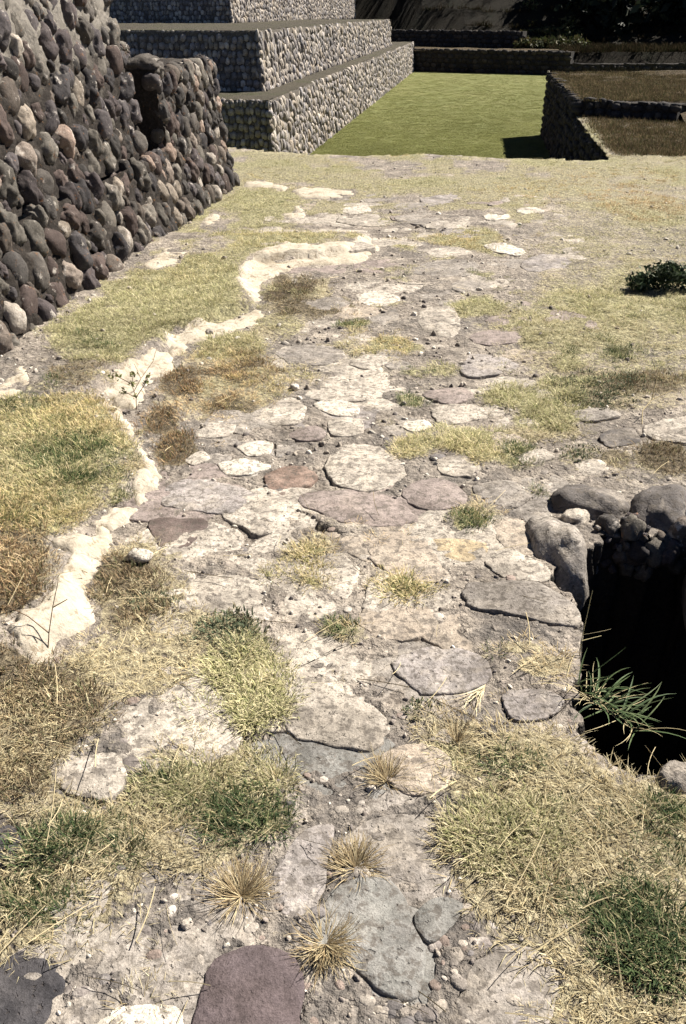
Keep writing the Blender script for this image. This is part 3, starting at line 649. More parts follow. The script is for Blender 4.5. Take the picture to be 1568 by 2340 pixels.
# ------------------------------------------------------------------ paving stones set in the ground
def smooth_loop(pts, n):
    m = len(pts); out = []
    L = [(pts[(i+1) % m] - pts[i]).length for i in range(m)]; T = sum(L)
    for k in range(n):
        s = k/n*T; i = 0
        while s > L[i] and i < m-1: s -= L[i]; i += 1
        t = s/L[i]; p0, p1, p2, p3 = pts[i-1], pts[i], pts[(i+1) % m], pts[(i+2) % m]
        a = 0.5*((2*p1) + (p2-p0)*t + (2*p0-5*p1+4*p2-p3)*t*t + (3*p1-p0-3*p2+p3)*t**3)
        out.append(p1.lerp(p2, t)*0.12 + a*0.88)
    return out
def slab(name, pts, h, mat, parent, rough=0.05, dome=0.006, deep=0.05, seed=0):
    pts = [Vector((p.x, p.y, 0)) for p in pts]
    area = sum(pts[i].x*pts[(i+1) % len(pts)].y - pts[(i+1) % len(pts)].x*pts[i].y for i in range(len(pts)))
    if area < 0: pts = pts[::-1]
    n = 44; lp = smooth_loop(pts, n)
    c = sum(lp, Vector())/n; size = sum((p-c).length for p in lp)/n
    zc = np.median([gz1(p.x, p.y) for p in lp[::6]] + [gz1(c.x, c.y)])
    rings = []; spec = [(1.02, -deep), (1.0, h - .004), (0.985, h - .001), (0.95, h), (0.75, h + dome*.5), (0.5, h + dome*.9), (0.25, h + dome)]
    vs = []
    for sc_, z in spec:
        for k, p in enumerate(lp):
            d = p - c; w = 1 + 1.3*rough*mnoise.noise((p.x*17+seed, p.y*17, 1.0)) + rough*mnoise.noise((p.x*60+seed, p.y*60, 2.0))
            q = c + d*sc_*(w if sc_ > .6 else 1)
            zz = z + (0.005*mnoise.noise((q.x*14, q.y*14, seed)) + 0.002*mnoise.noise((q.x*45, q.y*45, seed)) if z > 0 else 0)
            vs.append((q.x - c.x, q.y - c.y, zz))
    vs.append((0, 0, h + dome)); fs = []
    for r in range(len(spec)-1):
        for k in range(n):
            fs.append((r*n+k, r*n+(k+1) % n, (r+1)*n+(k+1) % n, (r+1)*n+k))
    t = (len(spec)-1)*n
    for k in range(n): fs.append((t+k, t+(k+1) % n, len(vs)-1))
    return link(name, mesh(name, vs, fs), mat, parent, (c.x, c.y, zc))
for i, (cname, h, poly) in enumerate(stones_px):
    pts = [at(*p) for p in poly]
    slab('paving_stone', pts, h*.22 + 0.001, M_slab[cname], ground, 0.075 if cname not in ('plum', 'blue', 'dark', 'yellow') else 0.035, 0.008 if cname in ('plum', 'mauve') else 0.003, 0.05, i)
# the rest of the paving: irregular stones between them, half buried
taken = [(sum((at(*p) for p in poly), Vector())/len(poly), max((at(*p) - at(*q)).length for p in poly for q in poly)*0.5) for c, h, poly in stones_px]
def clip(poly, p, n):                       # keep the side of the line through p against n
    out = []
    for i in range(len(poly)):
        u, v = poly[i], poly[(i+1) % len(poly)]; du, dv = (u-p).dot(n), (v-p).dot(n)
        if du <= 0: out.append(u)
        if (du < 0) != (dv < 0) and du != dv: out.append(u.lerp(v, du/(du-dv)))
    return out
PAVED = [(640, 470), (900, 440), (1250, 450), (1320, 560), (1300, 720), (1230, 860), (1200, 980), (1260, 1100), (1190, 1180), (1260, 1300), (1320, 1430), (1290, 1620), (1050, 1700), (1040, 1850), (1060, 2000), (1250, 2120), (1300, 2400), (120, 2400), (280, 2000), (640, 1950), (680, 1720), (560, 1680), (130, 1800), (230, 1600), (600, 1480), (430, 1400), (350, 1150), (420, 960), (640, 940), (620, 780), (770, 700), (660, 560)]
seeds = []
tr_ = 0
while len(seeds) < 330 and tr_ < 20000:
    tr_ += 1
    px = random.uniform(60, 1400); py = random.uniform(420, 2420)
    if not inpoly(np.array([px]), np.array([py]), PAVED)[0]: continue
    if py > 1680 and random.random() < .985: continue
    c = at(px, py); r = random.uniform(.11, .19)*(1 + 0.10*c.y)
    if all((c - q).length > 0.78*(r + w_) for q, w_ in seeds): seeds.append((c, r))
print('paving cells', len(seeds))
fillc = ['light', 'grey', 'wrough', 'lav', 'light', 'grey', 'tan', 'wrough', 'light', 'mauve']
for i, (c, r) in enumerate(seeds):
    poly = [c + Vector((r*1.25*math.cos(k*.7854), r*1.25*math.sin(k*.7854), 0)) for k in range(8)]
    for j, (d, r2) in enumerate(seeds):
        if j == i or (d - c).length > r*1.3 + r2*1.3: continue
        n_ = (d - c).normalized(); m_ = c + n_*((d-c).length*r/(r+r2) - .006 - .002*c.y); poly = clip(poly, m_, n_)
        if len(poly) < 3: break
    if len(poly) < 3: continue
    cc = sum(poly, Vector())/len(poly)
    if inpoly(np.array([cc.x]), np.array([cc.y]), pit_w)[0] or any((cc - t).length < .55*q for t, q in taken): continue
    if any(inpoly(np.array([q.x for q in poly]), np.array([q.y for q in poly]), pit_w)): continue
    poly = [p + Vector((random.uniform(-.1, .1)*r, random.uniform(-.1, .1)*r, 0)) for p in poly]
    slab('paving_stone', poly, random.uniform(-.005, .0015), M_slab[random.choice(fillc if c.y > 1.7 else ['grey', 'blue', 'lav', 'grey'])], ground, 0.07, 0.003, 0.05, i + 300)
# small cobbles bedded in the mortar, near the viewer
cob_px = [(700, 1698, 26), (768, 1708, 22), (828, 1728, 16), (432, 2228, 24), (190, 2262, 20), (240, 2240, 18), (212, 2190, 16), (1132, 2112, 24), (1100, 2150, 22), (872, 2312, 20), (575, 2115, 20), (462, 2190, 20), (425, 2310, 18), (740, 1770, 16), (780, 1840, 16), (862, 1905, 16), (1060, 2040, 12), (975, 2310, 22), (1010, 2290, 18), (930, 2330, 18), (1085, 2110, 14), (540, 1430, 12), (680, 1385, 14), (610, 1385, 12), (1300, 1700, 14), (870, 1680, 12), (420, 1680, 24), (360, 1690, 20), (650, 1650, 12), (200, 1690, 26), (230, 1650, 20), (300, 1600, 18), (640, 1700, 14), (590, 1690, 16), (330, 1150, 10), (1050, 2240, 18), (1000, 2240, 16), (1040, 1990, 14), (520, 2090, 16), (350, 2180, 16), (300, 2110, 16), (390, 2080, 14), (330, 2040, 14), (680, 2130, 12), (1170, 2280, 16), (1290, 2330, 18)]
for _ in range(310):
    py_ = random.uniform(1000, 2360) if random.random() < .3 else random.uniform(1620, 2380)
    cob_px.append((random.uniform(120, 1330), py_, random.uniform(5, 12) + 14*random.random()**3))
for k, (px, py, s) in enumerate(cob_px):
    if k > 45 and any(inpoly(np.array([px]), np.array([py]), q)[0] for q in clean_polys + PLASTER_PX): continue
    p = at(px, py); d = (p - Vector((0, 0, EYE))).length; r = s/F*d
    if inpoly(np.array([p.x]), np.array([p.y]), pit_w)[0]: continue
    o = link('bedded_cobble', PEB[k % 7], None, ground)
    o.location = (p.x, p.y, gz1(p.x, p.y, True) - r*random.uniform(.18, .40))
    o.rotation_euler = (random.uniform(-.2, .2), random.uniform(-.2, .2), random.random()*6.28); o.scale = (r*1.15, r*0.9, r*0.5)

# ------------------------------------------------------------------ white plaster remains
def plaster(name, poly, h, parent, seed, hump=0.02):
    pts = [at(*p) for p in poly]
    # mesh the outline on a fine net
    xs = [p.x for p in pts]; ys = [p.y for p in pts]; step = max(0.012, 0.004*np.mean(ys))
    c = Vector((np.mean(xs), np.mean(ys), 0)); dense = []
    for i in range(len(pts)):
        a, b = pts[i], pts[(i+1) % len(pts)]; k = max(1, int((b-a).length/step))
        for j in range(k):
            q = a.lerp(b, j/k); w = 0.034*(0.5 + 0.12*q.y)
            dense.append(Vector((q.x + w*mnoise.noise((q.x*9, q.y*9, seed)) + .5*w*mnoise.noise((q.x*40, q.y*40, seed)), q.y + 2*w*mnoise.noise((q.x*9+9, q.y*9, seed)), 0)))
    gx = np.arange(min(xs)-.05, max(xs)+.05, step); gy = np.arange(min(ys)-.1, max(ys)+.1, step)
    GX, GY = np.meshgrid(gx, gy)
    ins = inpoly(GX, GY, [(p.x, p.y) for p in dense])
    D = np.array([(p.x, p.y) for p in dense])
    # distance to the outline gives the rounded edge
    dist = np.full(GX.shape, 9.0)
    for q in D: dist = np.minimum(dist, np.hypot(GX - q[0], GY - q[1]))
    dist = np.where(ins, dist, -dist) + (0.003*GY + .012*fbm(GX*6, GY*6, 3, 29) if hump > .01 else 0)
    keep = dist > -step*1.3
    edge = sstep(-step, 0.03, dist + .02*fbm(GX*14, GY*14, 3, 19))
    Z = gz(GX, GY, False) - 0.03 + edge*(0.034 + h) + hump*sstep(0, .12, dist) + edge*(0.018*fbm(GX*9, GY*9, 4, seed % 7) + 0.006*fbm(GX*45, GY*45, 2, 3))
    nm = -np.ones(GX.shape, int); nm[keep] = np.arange(keep.sum())
    vs = np.stack([GX[keep] - c.x, GY[keep] - c.y, Z[keep]], 1); fs = []
    for i in range(GX.shape[0]-1):
        for j in range(GX.shape[1]-1):
            q = (nm[i, j], nm[i, j+1], nm[i+1, j+1], nm[i+1, j])
            if min(q) >= 0: fs.append(q)
    return link(name, mesh(name, vs, fs), M_plaster, parent, (c.x, c.y, 0))
ed = empty('plaster_edging', (band_w[8].x, band_w[8].y, 0)); tag(ed, 'broken winding edge of white lime plaster along the grass strip', 'plaster edging')
for i in range(8):
    o = plaster('plaster_piece', PLASTER_PX[i], 0.006, ed, i, 0.012); o.location -= ed.location
labs = ['pale plaster strip by the far foot of the cobble wall', 'wide flat white plaster slab, farthest across the path', 'small white plaster patch with a hooked outline in far grass', 'pale plaster crust at the wall foot under round cobbles', 'long pale plaster crust at the middle of the wall foot', 'smooth pale plaster patch at the wall foot, left picture edge']
for i in range(6):
    o = plaster('plaster_patch', PLASTER_PX[8+i], 0.003, None, 10+i, 0.004); tag(o, labs[i], 'plaster', 'patches of white plaster')

# ------------------------------------------------------------------ the cobble wall on the left
B0 = at(0, 838); B1 = at(548, 414)
WA = (B1 - B0).normalized(); WN = Vector((WA.y, -WA.x, 0)); WL = (B1 - B0).length
ZL, ZB = 0.55, 1.14
def lean(s, z, part):
    if part == 'low': return -0.26*z
    if part == 'A': return -0.26*ZL - 0.05 - 0.16*(z - ZL)
    return -0.26*ZL + 0.0 - 0.06*(z - ZL)
def wp(s, z, part, off=0.0):
    e = 0.0
    if part != 'A' : e = -0.06*max(0, (s - WL + 0.25)/0.25)**2     # rounded far corner
    p = B0 + WA*s + WN*(lean(s, z, part) + off + e); return Vector((p.x, p.y, z))
S_A = (at_plane(296, 200, wp(0, 1.0, 'A'), WN) - B0).dot(WA)      # end of the high part
S_B = (at_plane(352, 150, wp(0, 1.1, 'B'), WN) - B0).dot(WA)      # start of the lower part
print('WALL', S_A, S_B, WL)
wall = empty('cobblestone_wall', tuple(B0)); tag(wall, 'rough dark cobblestone wall in dark mortar at the left', 'wall')
def wall_core():
    vs = []; fs = []
    def grid(fn, nu, nv, amp=0.026):
        b = len(vs)
        for i in range(nv+1):
            for j in range(nu+1):
                p = fn(j/nu, i/nv); k = mnoise.noise(p*7)*amp + mnoise.noise(p*17)*amp*.9 + mnoise.noise(p*36)*amp*.6
                vs.append(tuple(p + WN*k + Vector((0, 0, .5*k)) - B0))
        for i in range(nv):
            for j in range(nu):
                k = b+i*(nu+1)+j; fs.append((k, k+1, k+nu+2, k+nu+1))
    s0 = -3.2
    grid(lambda u, v: wp(s0 + (WL-s0)*u, -0.08 + (ZL+.08)*v, 'low'), 320, 30)
    grid(lambda u, v: wp(s0 + (S_A-s0)*u, ZL + 1.75*v, 'A'), 220, 80)
    grid(lambda u, v: wp(S_B + (WL-S_B)*u, ZL + (ZB-ZL)*v, 'B'), 100, 24)
    # ledge top of the low part, end of A, front, top and far end of B
    grid(lambda u, v: wp(S_A - .1 + (WL-S_A+.1)*u, ZL, 'low') - WN*1.2*v + Vector((0, 0, .0)), 80, 20, .012)
    grid(lambda u, v: wp(S_A, ZL + 1.75*v, 'A') - WN*1.6*u, 24, 40)
    grid(lambda u, v: wp(S_B, ZL + (ZB-ZL)*v, 'B') - WN*1.6*(1-u), 40, 24)
    grid(lambda u, v: wp(S_B + (WL-S_B)*u, ZB, 'B') - WN*2.2*v, 80, 40, .015)
    grid(lambda u, v: wp(WL, -0.1 + (ZL+.1)*v, 'low') - WN*2.0*u, 30, 20)
    grid(lambda u, v: wp(WL, ZL + (ZB-ZL)*v, 'B') - WN*2.0*u, 30, 20)
    grid(lambda u, v: wp(s0 + (S_A-s0)*u, ZL+1.75, 'A') - WN*3*v, 60, 30)
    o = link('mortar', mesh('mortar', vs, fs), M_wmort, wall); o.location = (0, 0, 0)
wall_core()
big = []
def pack(part, s0, s1, z0, z1, sizes, dens=0.86, n=9000, front=None, maxn=400):
    got = []
    for r in sizes:
        for _ in range(n//len(sizes)):
            s = random.uniform(s0, s1); z = random.uniform(z0 + .4*r, z1 - .3*r)
            if all((s-a)**2 + ((z-b))**2 > (dens*(r+q))**2 for a, b, q in got):
                got.append((s, z, r))
                if len(got) >= maxn: return got
    return got
SZ = [.092, .078, .066, .056, .047, .039, .032, .025, .019]
nst = 0
def set_stone(p, t, n, r, pale=0.07, sink=0.35):
    global nst
    nst += 1
    pl = random.random() < pale
    me = random.choice(COBP if pl else COB)
    o = link('stone', me, None, wall)
    el = random.uniform(1.0, 1.5)
    sink *= random.uniform(.5, 1.7)
    m = frame_mat(p - n*r*sink*0.75, t, n, r*0.98/el**.45, r*el**.55*1.02, r*random.uniform(.72, 1.0), random.gauss(0.2, .5))
    o.matrix_local = Matrix.Translation(-B0) @ m
Nn = (WN + Vector((0, 0, .2))).normalized()
gl = pack('low', -0.7, WL-.02, -0.02, ZL+.02, SZ, 1.0, 14000, maxn=900)
ga = pack('A', -0.7, S_A, ZL+.04, 1.72, SZ, 1.02, 14000, maxn=900)
gb = pack('B', S_B, WL, ZL+.04, ZB, SZ[1:], .90, 9000, maxn=600)
allst = [(wp(s, z, 'low'), r, 'l', z) for s, z, r in gl] + [(wp(s, z, 'A'), r, 'a', z) for s, z, r in ga] + [(wp(s, z, 'B'), r, 'b', z) for s, z, r in gb]
def inview(p, mx=60):
    x, y = to_px(p.x, p.y, p.z); return -mx < x < 1600 and -mx < y < 2400
allst = [a for a in allst if inview(a[0])]
allst.sort(key=lambda a: -a[1]/a[0].length)
for p, r, k, z in allst[:300]:
    set_stone(p, WA, Nn if k == 'l' else (WN + Vector((0, 0, .08))).normalized(), r, 0.16 if k != 'a' else 0.08, 0.45 if (k != 'a' or z < 1.0) else 0.5)
pile = Pile()
for p, r, k, z in allst[300:]:
    pile.add(random.randint(3, 5), frame_mat(p, WA, Nn, r, r*1.2, r*.7, random.random()*3))
for s, z, r in pack('low', -0.4, WL-.02, 0.0, ZL, [.03, .022, .016], .8, 4000, maxn=900):
    pile.add(random.randint(3, 5), frame_mat(wp(s, z, 'low'), WA, Nn, r, r*1.1, r*.8, random.random()*3))
for s, z, r in pack('B', S_B, WL, ZL, ZB, [.03, .022, .016], .8, 2500, maxn=500):
    pile.add(random.randint(3, 5), frame_mat(wp(s, z, 'B'), WA, WN, r, r*1.1, r*.8, random.random()*3))
for s, z, r in pack('A', -0.4, S_A, ZL, 1.5, [.03, .022, .016], .8, 2500, maxn=500):
    if z < 1.05: pile.add(random.randint(3, 5), frame_mat(wp(s, z, 'A'), WA, WN, r, r*1.1, r*.8, random.random()*3))
# front (shaded) face, ledge, top and far end of the lower part
for u, z, r in pack('x', 0.04, 1.2, ZL+.03, ZB, [.10, .08, .065, .05, .035], .86, 1500):
    pile.add(random.randint(3, 5), frame_mat(wp(S_B, z, 'B') - WN*u, WN, -WA, r, r*.9, r*.75, random.random()*.5))
for s, u, r in pack('x', S_B, WL, 0.03, 1.4, [.09, .075, .06, .045, .03], .88, 1500):
    q = wp(s, ZB, 'B') - WN*u; pile.add(random.randint(3, 5), frame_mat(Vector((q.x, q.y, ZB - r*.05)), WA, Vector((0, 0, 1)), r*1.2, r*.9, r*.6, random.random()*3))
for u, z, r in pack('x', 0.04, 1.2, 0.02, ZB, [.09, .075, .06, .045, .03], .86, 1800):
    part = 'low' if z < ZL else 'B'
    pile.add(random.randint(3, 5), frame_mat(wp(WL, z, part) - WN*u, WN, WA, r, r*1.1, r*.75, random.random()*.5))
for s, u, r in pack('x', S_A, S_B, 0.0, .5, [.06, .045, .03], .86, 300):
    q = wp(s, ZL, 'low') - WN*u; pile.add(4, frame_mat(Vector((q.x, q.y, ZL - r*.2)), WA, Vector((0, 0, 1)), r*1.2, r*.9, r*.6, random.random()*3))
M_cob_i = stone_mat('cobble_many', [(0.076, 0.060, 0.062), (0.055, 0.049, 0.053), (0.110, 0.084, 0.070), (0.124, 0.110, 0.095), (0.088, 0.073, 0.064), (0.124, 0.062, 0.044), (0.062, 0.055, 0.051)], 'island', 0.9, 0.35, 0.25)
pile.build('small_stones', M_cob_i, wall)
# two stones that stand out: the long one on the lower wall and the pale one at the foot
q = atY(318, 145, (wp(S_B+.1, ZB, 'B')).y - 0.0)
o = link('stone', COB[2], None, wall); o.matrix_local = Matrix.Translation(-B0) @ frame_mat(q + Vector((0.03, 0, -.02)), WN, Vector((0, -.3, 1)), .15, .10, .065, 0.05)

# ------------------------------------------------------------------ the stepped pyramid
C1 = at_plane(627, 343, at(752, 316, LAWN_Z), R)
t1 = at_plane(629, 230, C1, A).z
def tier_len(c, px, py): return (at_plane(px, py, c, R) - c).dot(A)
L1 = tier_len(C1, 947, 118)
C2 = at(601, 209, t1); t2 = at_plane(592, 70, C2, A).z; L2 = tier_len(C2, 893, 100)
C3 = at(531, 53, t2); L3 = tier_len(C3, 857, 20); t3 = t2 + 1.3
print('PYR', C1, t1, L1, C2, t2, L2, C3, L3)
pyr = empty('stepped_pyramid', tuple(C1)); tag(pyr, 'grey stone pyramid in stepped tiers beside the green lawn', 'pyramid')
def tier(c, L, z0, z1, wide, seed, nobj):
    base = Vector((c.x, c.y, 0)); vs = []; fs = []
    def grid(fn, nu, nv, n, amp=0.012):
        b = len(vs)
        for i in range(nv+1):
            for j in range(nu+1):
                p = fn(j/nu, i/nv); k = amp*(mnoise.noise(p*5) + .6*mnoise.noise(p*14)); vs.append(tuple(p + n*k - C1))
        for i in range(nv):
            for j in range(nu):
                k = b+i*(nu+1)+j; fs.append((k, k+1, k+nu+2, k+nu+1))
    bat = 0.06*(z1 - z0)
    Z = Vector((0, 0, 1))
    right = lambda u, v: base + A*(L*u) - R*(bat*v) + Z*(z0 + (z1-z0)*v)
    front = lambda u, v: base - R*(wide*(1-u) + bat*v*u) + A*(bat*v) + Z*(z0 + (z1-z0)*v)
    grid(right, 160, 14, R); grid(front, 120, 14, -A)
    core = link('tier', mesh('tier', vs, fs), M_pmort, pyr)
    vs = []; fs = []
    grid(lambda u, v: base - R*(bat + wide*u) + A*(bat + (L-2*bat)*v) + Z*z1, 30, 120, Z, 0.02)
    link('ledge', mesh('ledge', vs, fs), M_ledge, pyr)
    vs = []; fs = []
    grid(lambda u, v: base + A*L - R*(wide*u) + Z*(z0 + (z1-z0)*v), 30, 6, A)
    link('rear_face', mesh('rear_face', vs, fs), M_pmort, pyr)
    st_ = []
    w = 0.12; hh = 0.19; s = 0.0
    while s < L:
        ww = w*random.uniform(.55, 1.35); z = z0 + random.uniform(-.1, .02)
        while z < z1 - .02:
            h2 = hh*random.uniform(.55, 1.4); st_.append((s + ww/2 + random.uniform(-.02, .02), z + h2/2, ww*.54, h2*.5)); z += h2*.96
        s += ww*.96
    st_ = [q for q in st_ if q[1] + q[3] < z1 + .03]
    st_.sort(key=lambda q: q[0])
    P = Pile()
    for k, (s, zz, a, b) in enumerate(st_):
        v = (zz - z0)/(z1 - z0); p = base + A*s - R*(bat*v) + Z*zz
        m = frame_mat(p - R*random.uniform(.0, .02), A, R, a, b, random.uniform(.02, .075), random.uniform(-.35, .35))
        if k < nobj:
            o = link('stone', random.choice(PYS), None, core); o.matrix_local = Matrix.Translation(-C1) @ m
        else: P.add(random.randint(0, 5), Matrix.Translation(-C1) @ m)
    P.build('far_stones', M_pyr_i, core)
    P = Pile()
    z = z0 + .04
    while z < z1 - .03:
        s = 0.02
        while s < min(wide, 4.5):
            ww = .1*random.uniform(.6, 1.4); v = (z - z0)/(z1 - z0)
            p = base - R*(s + bat*v) + A*(bat*v) + Z*(z + random.uniform(-.03, .03))
            P.add(random.randint(0, 2), Matrix.Translation(-C1) @ frame_mat(p, R, -A, ww*.52, .075, .045, random.uniform(-.3, .3))); s += ww*1.02
        z += .13
    for s in np.arange(0, 4, .1):
        p = base + A*(bat+.03) - R*(bat + s) + Z*(z1 - .02); P.add(random.randint(0, 2), Matrix.Translation(-C1) @ frame_mat(p, A, Z, .06, .06, random.uniform(.015, .035), random.random()))
    P.build('front_stones', M_pyr_i, core)
tier(C1, L1, LAWN_Z - .05, t1, 7.0, 1, 150)
tier(C2, L2, t1 - .03, t2, 7.0, 2, 120)
tier(C3, L3, t2 - .03, t3, 6.0, 3, 30)

# ------------------------------------------------------------------ far walls, terraces, mound
def stone_wall(name, a, b, h, thick, label, seed, mat=M_dark_i, core=M_dmort, sw=.32, sh=.22, cat='wall', lit_top=True):
    # wall from a to b (base points), facing -Y
    a = Vector(a); b = Vector(b); t = (b - a); L = t.length; t.normalize(); n = Vector((t.y, -t.x, 0)).normalized()
    e = empty(name, tuple(a)); tag(e, label, cat)
    vs = []; fs = []; nu = max(8, int(L/.3)); hs = [0, .5, 1]
    prof = [(0, 0), (0, .5), (0, 1), (thick, 1), (thick, 0)]
    for j in range(nu+1):
        p = a + t*(L*j/nu); hv = h*(1 + .05*mnoise.noise((j*.7, seed, 0)))
        for d, z in prof:
            q = p - n*(d - .015*mnoise.noise((j*1.3, z*3, seed))) + Vector((0, 0, hv*z - (.15 if z == 0 else 0))); vs.append(tuple(q - a))
    m = len(prof)
    for j in range(nu):
        for k in range(m-1): fs.append((j*m+k, (j+1)*m+k, (j+1)*m+k+1, j*m+k+1))
    fs.append(tuple(range(m))); fs.append(tuple(range(nu*m, nu*m+m))[::-1])
    link('core', mesh('core', vs, fs, False), core, e)
    P = Pile(); z = sh*.4
    while z < h:
        s = 0
        while s < L:
            w = sw*random.uniform(.6, 1.4)
            p = t*s + n*random.uniform(-.02, .03) + Vector((0, 0, z + random.uniform(-.03, .03)))
            P.add(random.randint(0, 2), frame_mat(p, t, n, w*.52, sh*.52, .07, random.uniform(-.2, .2))); s += w
        z += sh
    s = 0
    while s < L:
        w = sw*random.uniform(.6, 1.5)
        P.add(random.randint(0, 2), frame_mat(t*s - n*random.uniform(.02, .12) + Vector((0, 0, h + random.uniform(-.03, .03))), t, Vector((0, 0, 1)), w*.55, .12, random.uniform(.02, .05), random.random())); s += w
    P.build('stones', mat, e)
    return e
bl = backL + Vector((-3, 0, 0)); bh = atY(945, 111, backL.y).z - LAWN_Z
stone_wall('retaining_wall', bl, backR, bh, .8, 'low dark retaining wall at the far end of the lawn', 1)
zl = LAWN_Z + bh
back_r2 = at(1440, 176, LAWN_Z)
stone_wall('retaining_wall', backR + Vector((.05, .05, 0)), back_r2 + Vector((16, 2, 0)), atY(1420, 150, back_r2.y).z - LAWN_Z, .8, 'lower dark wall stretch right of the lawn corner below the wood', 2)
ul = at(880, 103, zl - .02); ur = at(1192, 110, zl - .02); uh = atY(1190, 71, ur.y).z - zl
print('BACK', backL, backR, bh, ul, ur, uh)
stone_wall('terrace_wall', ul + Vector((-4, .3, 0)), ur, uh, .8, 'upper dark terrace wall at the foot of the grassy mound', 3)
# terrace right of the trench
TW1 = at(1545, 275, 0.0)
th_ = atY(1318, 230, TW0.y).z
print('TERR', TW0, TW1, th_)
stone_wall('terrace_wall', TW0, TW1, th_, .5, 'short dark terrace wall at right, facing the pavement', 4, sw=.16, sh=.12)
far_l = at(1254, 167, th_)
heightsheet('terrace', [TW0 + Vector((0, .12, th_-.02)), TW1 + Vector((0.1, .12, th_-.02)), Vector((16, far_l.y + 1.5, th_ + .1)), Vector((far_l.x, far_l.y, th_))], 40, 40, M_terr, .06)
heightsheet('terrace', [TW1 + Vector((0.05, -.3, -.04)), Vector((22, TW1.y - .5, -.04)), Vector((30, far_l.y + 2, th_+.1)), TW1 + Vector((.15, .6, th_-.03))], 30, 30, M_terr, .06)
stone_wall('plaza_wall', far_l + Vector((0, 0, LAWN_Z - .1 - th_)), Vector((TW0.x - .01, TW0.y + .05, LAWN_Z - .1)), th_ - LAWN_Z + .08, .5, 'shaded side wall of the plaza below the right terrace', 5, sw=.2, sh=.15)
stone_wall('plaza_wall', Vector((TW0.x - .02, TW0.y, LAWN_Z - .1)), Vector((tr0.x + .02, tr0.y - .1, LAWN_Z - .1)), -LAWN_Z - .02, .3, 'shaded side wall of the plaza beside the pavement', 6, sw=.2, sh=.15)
# ground beyond, mound and hill
def build_hill():
    vs = []; fs = []; NX, NY = 170, 120
    xs = np.linspace(-70, 130, NX); ys = backR.y - 4 + 260*np.linspace(0, 1, NY)**1.9
    X, Y = np.meshgrid(xs, ys)
    mx = (1010 - CX)/F*ur.y*ct + 2
    m = 6.0*np.exp(-(np.maximum(0, np.abs(X - mx) - 4)/7.0)**2)*sstep(ur.y + 0.5, ur.y + 11, Y)*(1 - sstep(ur.y+16, ur.y+30, Y))
    m2 = 3.0*np.exp(-((X + 12)/10)**2)*sstep(ur.y + 1, ur.y + 12, Y)*(1 - sstep(ur.y+16, ur.y+30, Y))
    far = 26*sstep(ur.y + 18, ur.y + 120, Y)**1.0*(1 + .15*fbm(X*.03, Y*.03, 3, 4)) + 3*sstep(8, 40, X)*sstep(34, 60, Y)
    Z = zl - .05 + np.maximum(m, m2) + far + .25*fbm(X*.25, Y*.25, 3, 8)
    yb = np.interp(X, [bl.x, backR.x, back_r2.x + 16], [bl.y, backR.y, back_r2.y + 2]); yu = np.interp(X, [ul.x, ur.x, ur.x + 20], [ul.y, ur.y, ur.y])
    Z = np.where(Y < yu + .5, np.where(Y < yb + .5, LAWN_Z - .4, np.minimum(Z, zl - .03)), Z)
    vs = np.stack([X.ravel(), Y.ravel(), Z.ravel()], 1)
    for i in range(NY-1):
        for j in range(NX-1):
            k = i*NX+j; fs.append((k, k+1, k+NX+1, k+NX))
    o = link('hill', mesh('hill', vs, fs), M_hill); tag(o, 'dry brown grass mound and hillside behind the plaza', kind='structure')
    return X, Y, Z
HX, HY, HZ = build_hill()
def hill_z(x, y):
    j = np.clip(np.searchsorted(HX[0], x)-1, 0, HX.shape[1]-2); i = np.clip(np.searchsorted(HY[:, 0], y)-1, 0, HY.shape[0]-2)
    return float(HZ[i, j])
sh_pl = heightsheet('terrace_fill', [bl + Vector((-4, .6, bh - .02)), backR + Vector((.5, .6, bh - .02)), ur + Vector((3.5, .6, 0)), ul + Vector((-6, .8, 0))], 30, 10, M_terr, .05)
tag(sh_pl, 'narrow grassy shelf between the two far walls')

# ------------------------------------------------------------------ leaves and blades
def leaf_cloud(name, centres, n, size, cols, mat, parent=None, kind=None, seed=0, squash=1.0):
    r = np.random.default_rng(seed); V = []; Fc = []; Cc = []
    for (c, rad) in centres:
        c = np.array(c); rad = np.array(rad) if np.ndim(rad) else np.array([rad]*3)
        d = r.normal(size=(n, 3)); d /= np.linalg.norm(d, axis=1)[:, None]
        lump = np.array([mnoise.noise(Vector(q)*2.2 + Vector(c)) for q in d])
        p = c + d*rad*((r.random(n)**.45)*(0.85 + .45*lump))[:, None]
        a = r.normal(size=(n, 3)); a /= np.linalg.norm(a, axis=1)[:, None]
        b = np.cross(a, r.normal(size=(n, 3))); b /= np.linalg.norm(b, axis=1)[:, None]
        s = size*(0.6 + .8*r.random(n))[:, None]
        k0 = sum(len(v) for v in V)
        V.append(np.stack([p - a*s, p + b*s*.45, p + a*s, p - b*s*.45], 1).reshape(-1, 3))
        Fc.append(np.arange(k0, k0 + 4*n).reshape(-1, 4))
        ci = np.array(cols)[r.integers(0, len(cols), n)]*(0.7 + .6*r.random(n))[:, None]
        Cc.append(np.repeat(ci, 4, 0))
    V = np.vstack(V); Fc = np.vstack(Fc); Cc = np.vstack(Cc)
    me = mesh(name, V, Fc, False)
    ca = me.color_attributes.new('col', 'FLOAT_COLOR', 'POINT'); ca.data.foreach_set('color', np.hstack([Cc, np.ones((len(Cc), 1))]).ravel().astype(np.float32))
    o = link(name, me, mat, parent)
    if kind: o['kind'] = kind
    return o
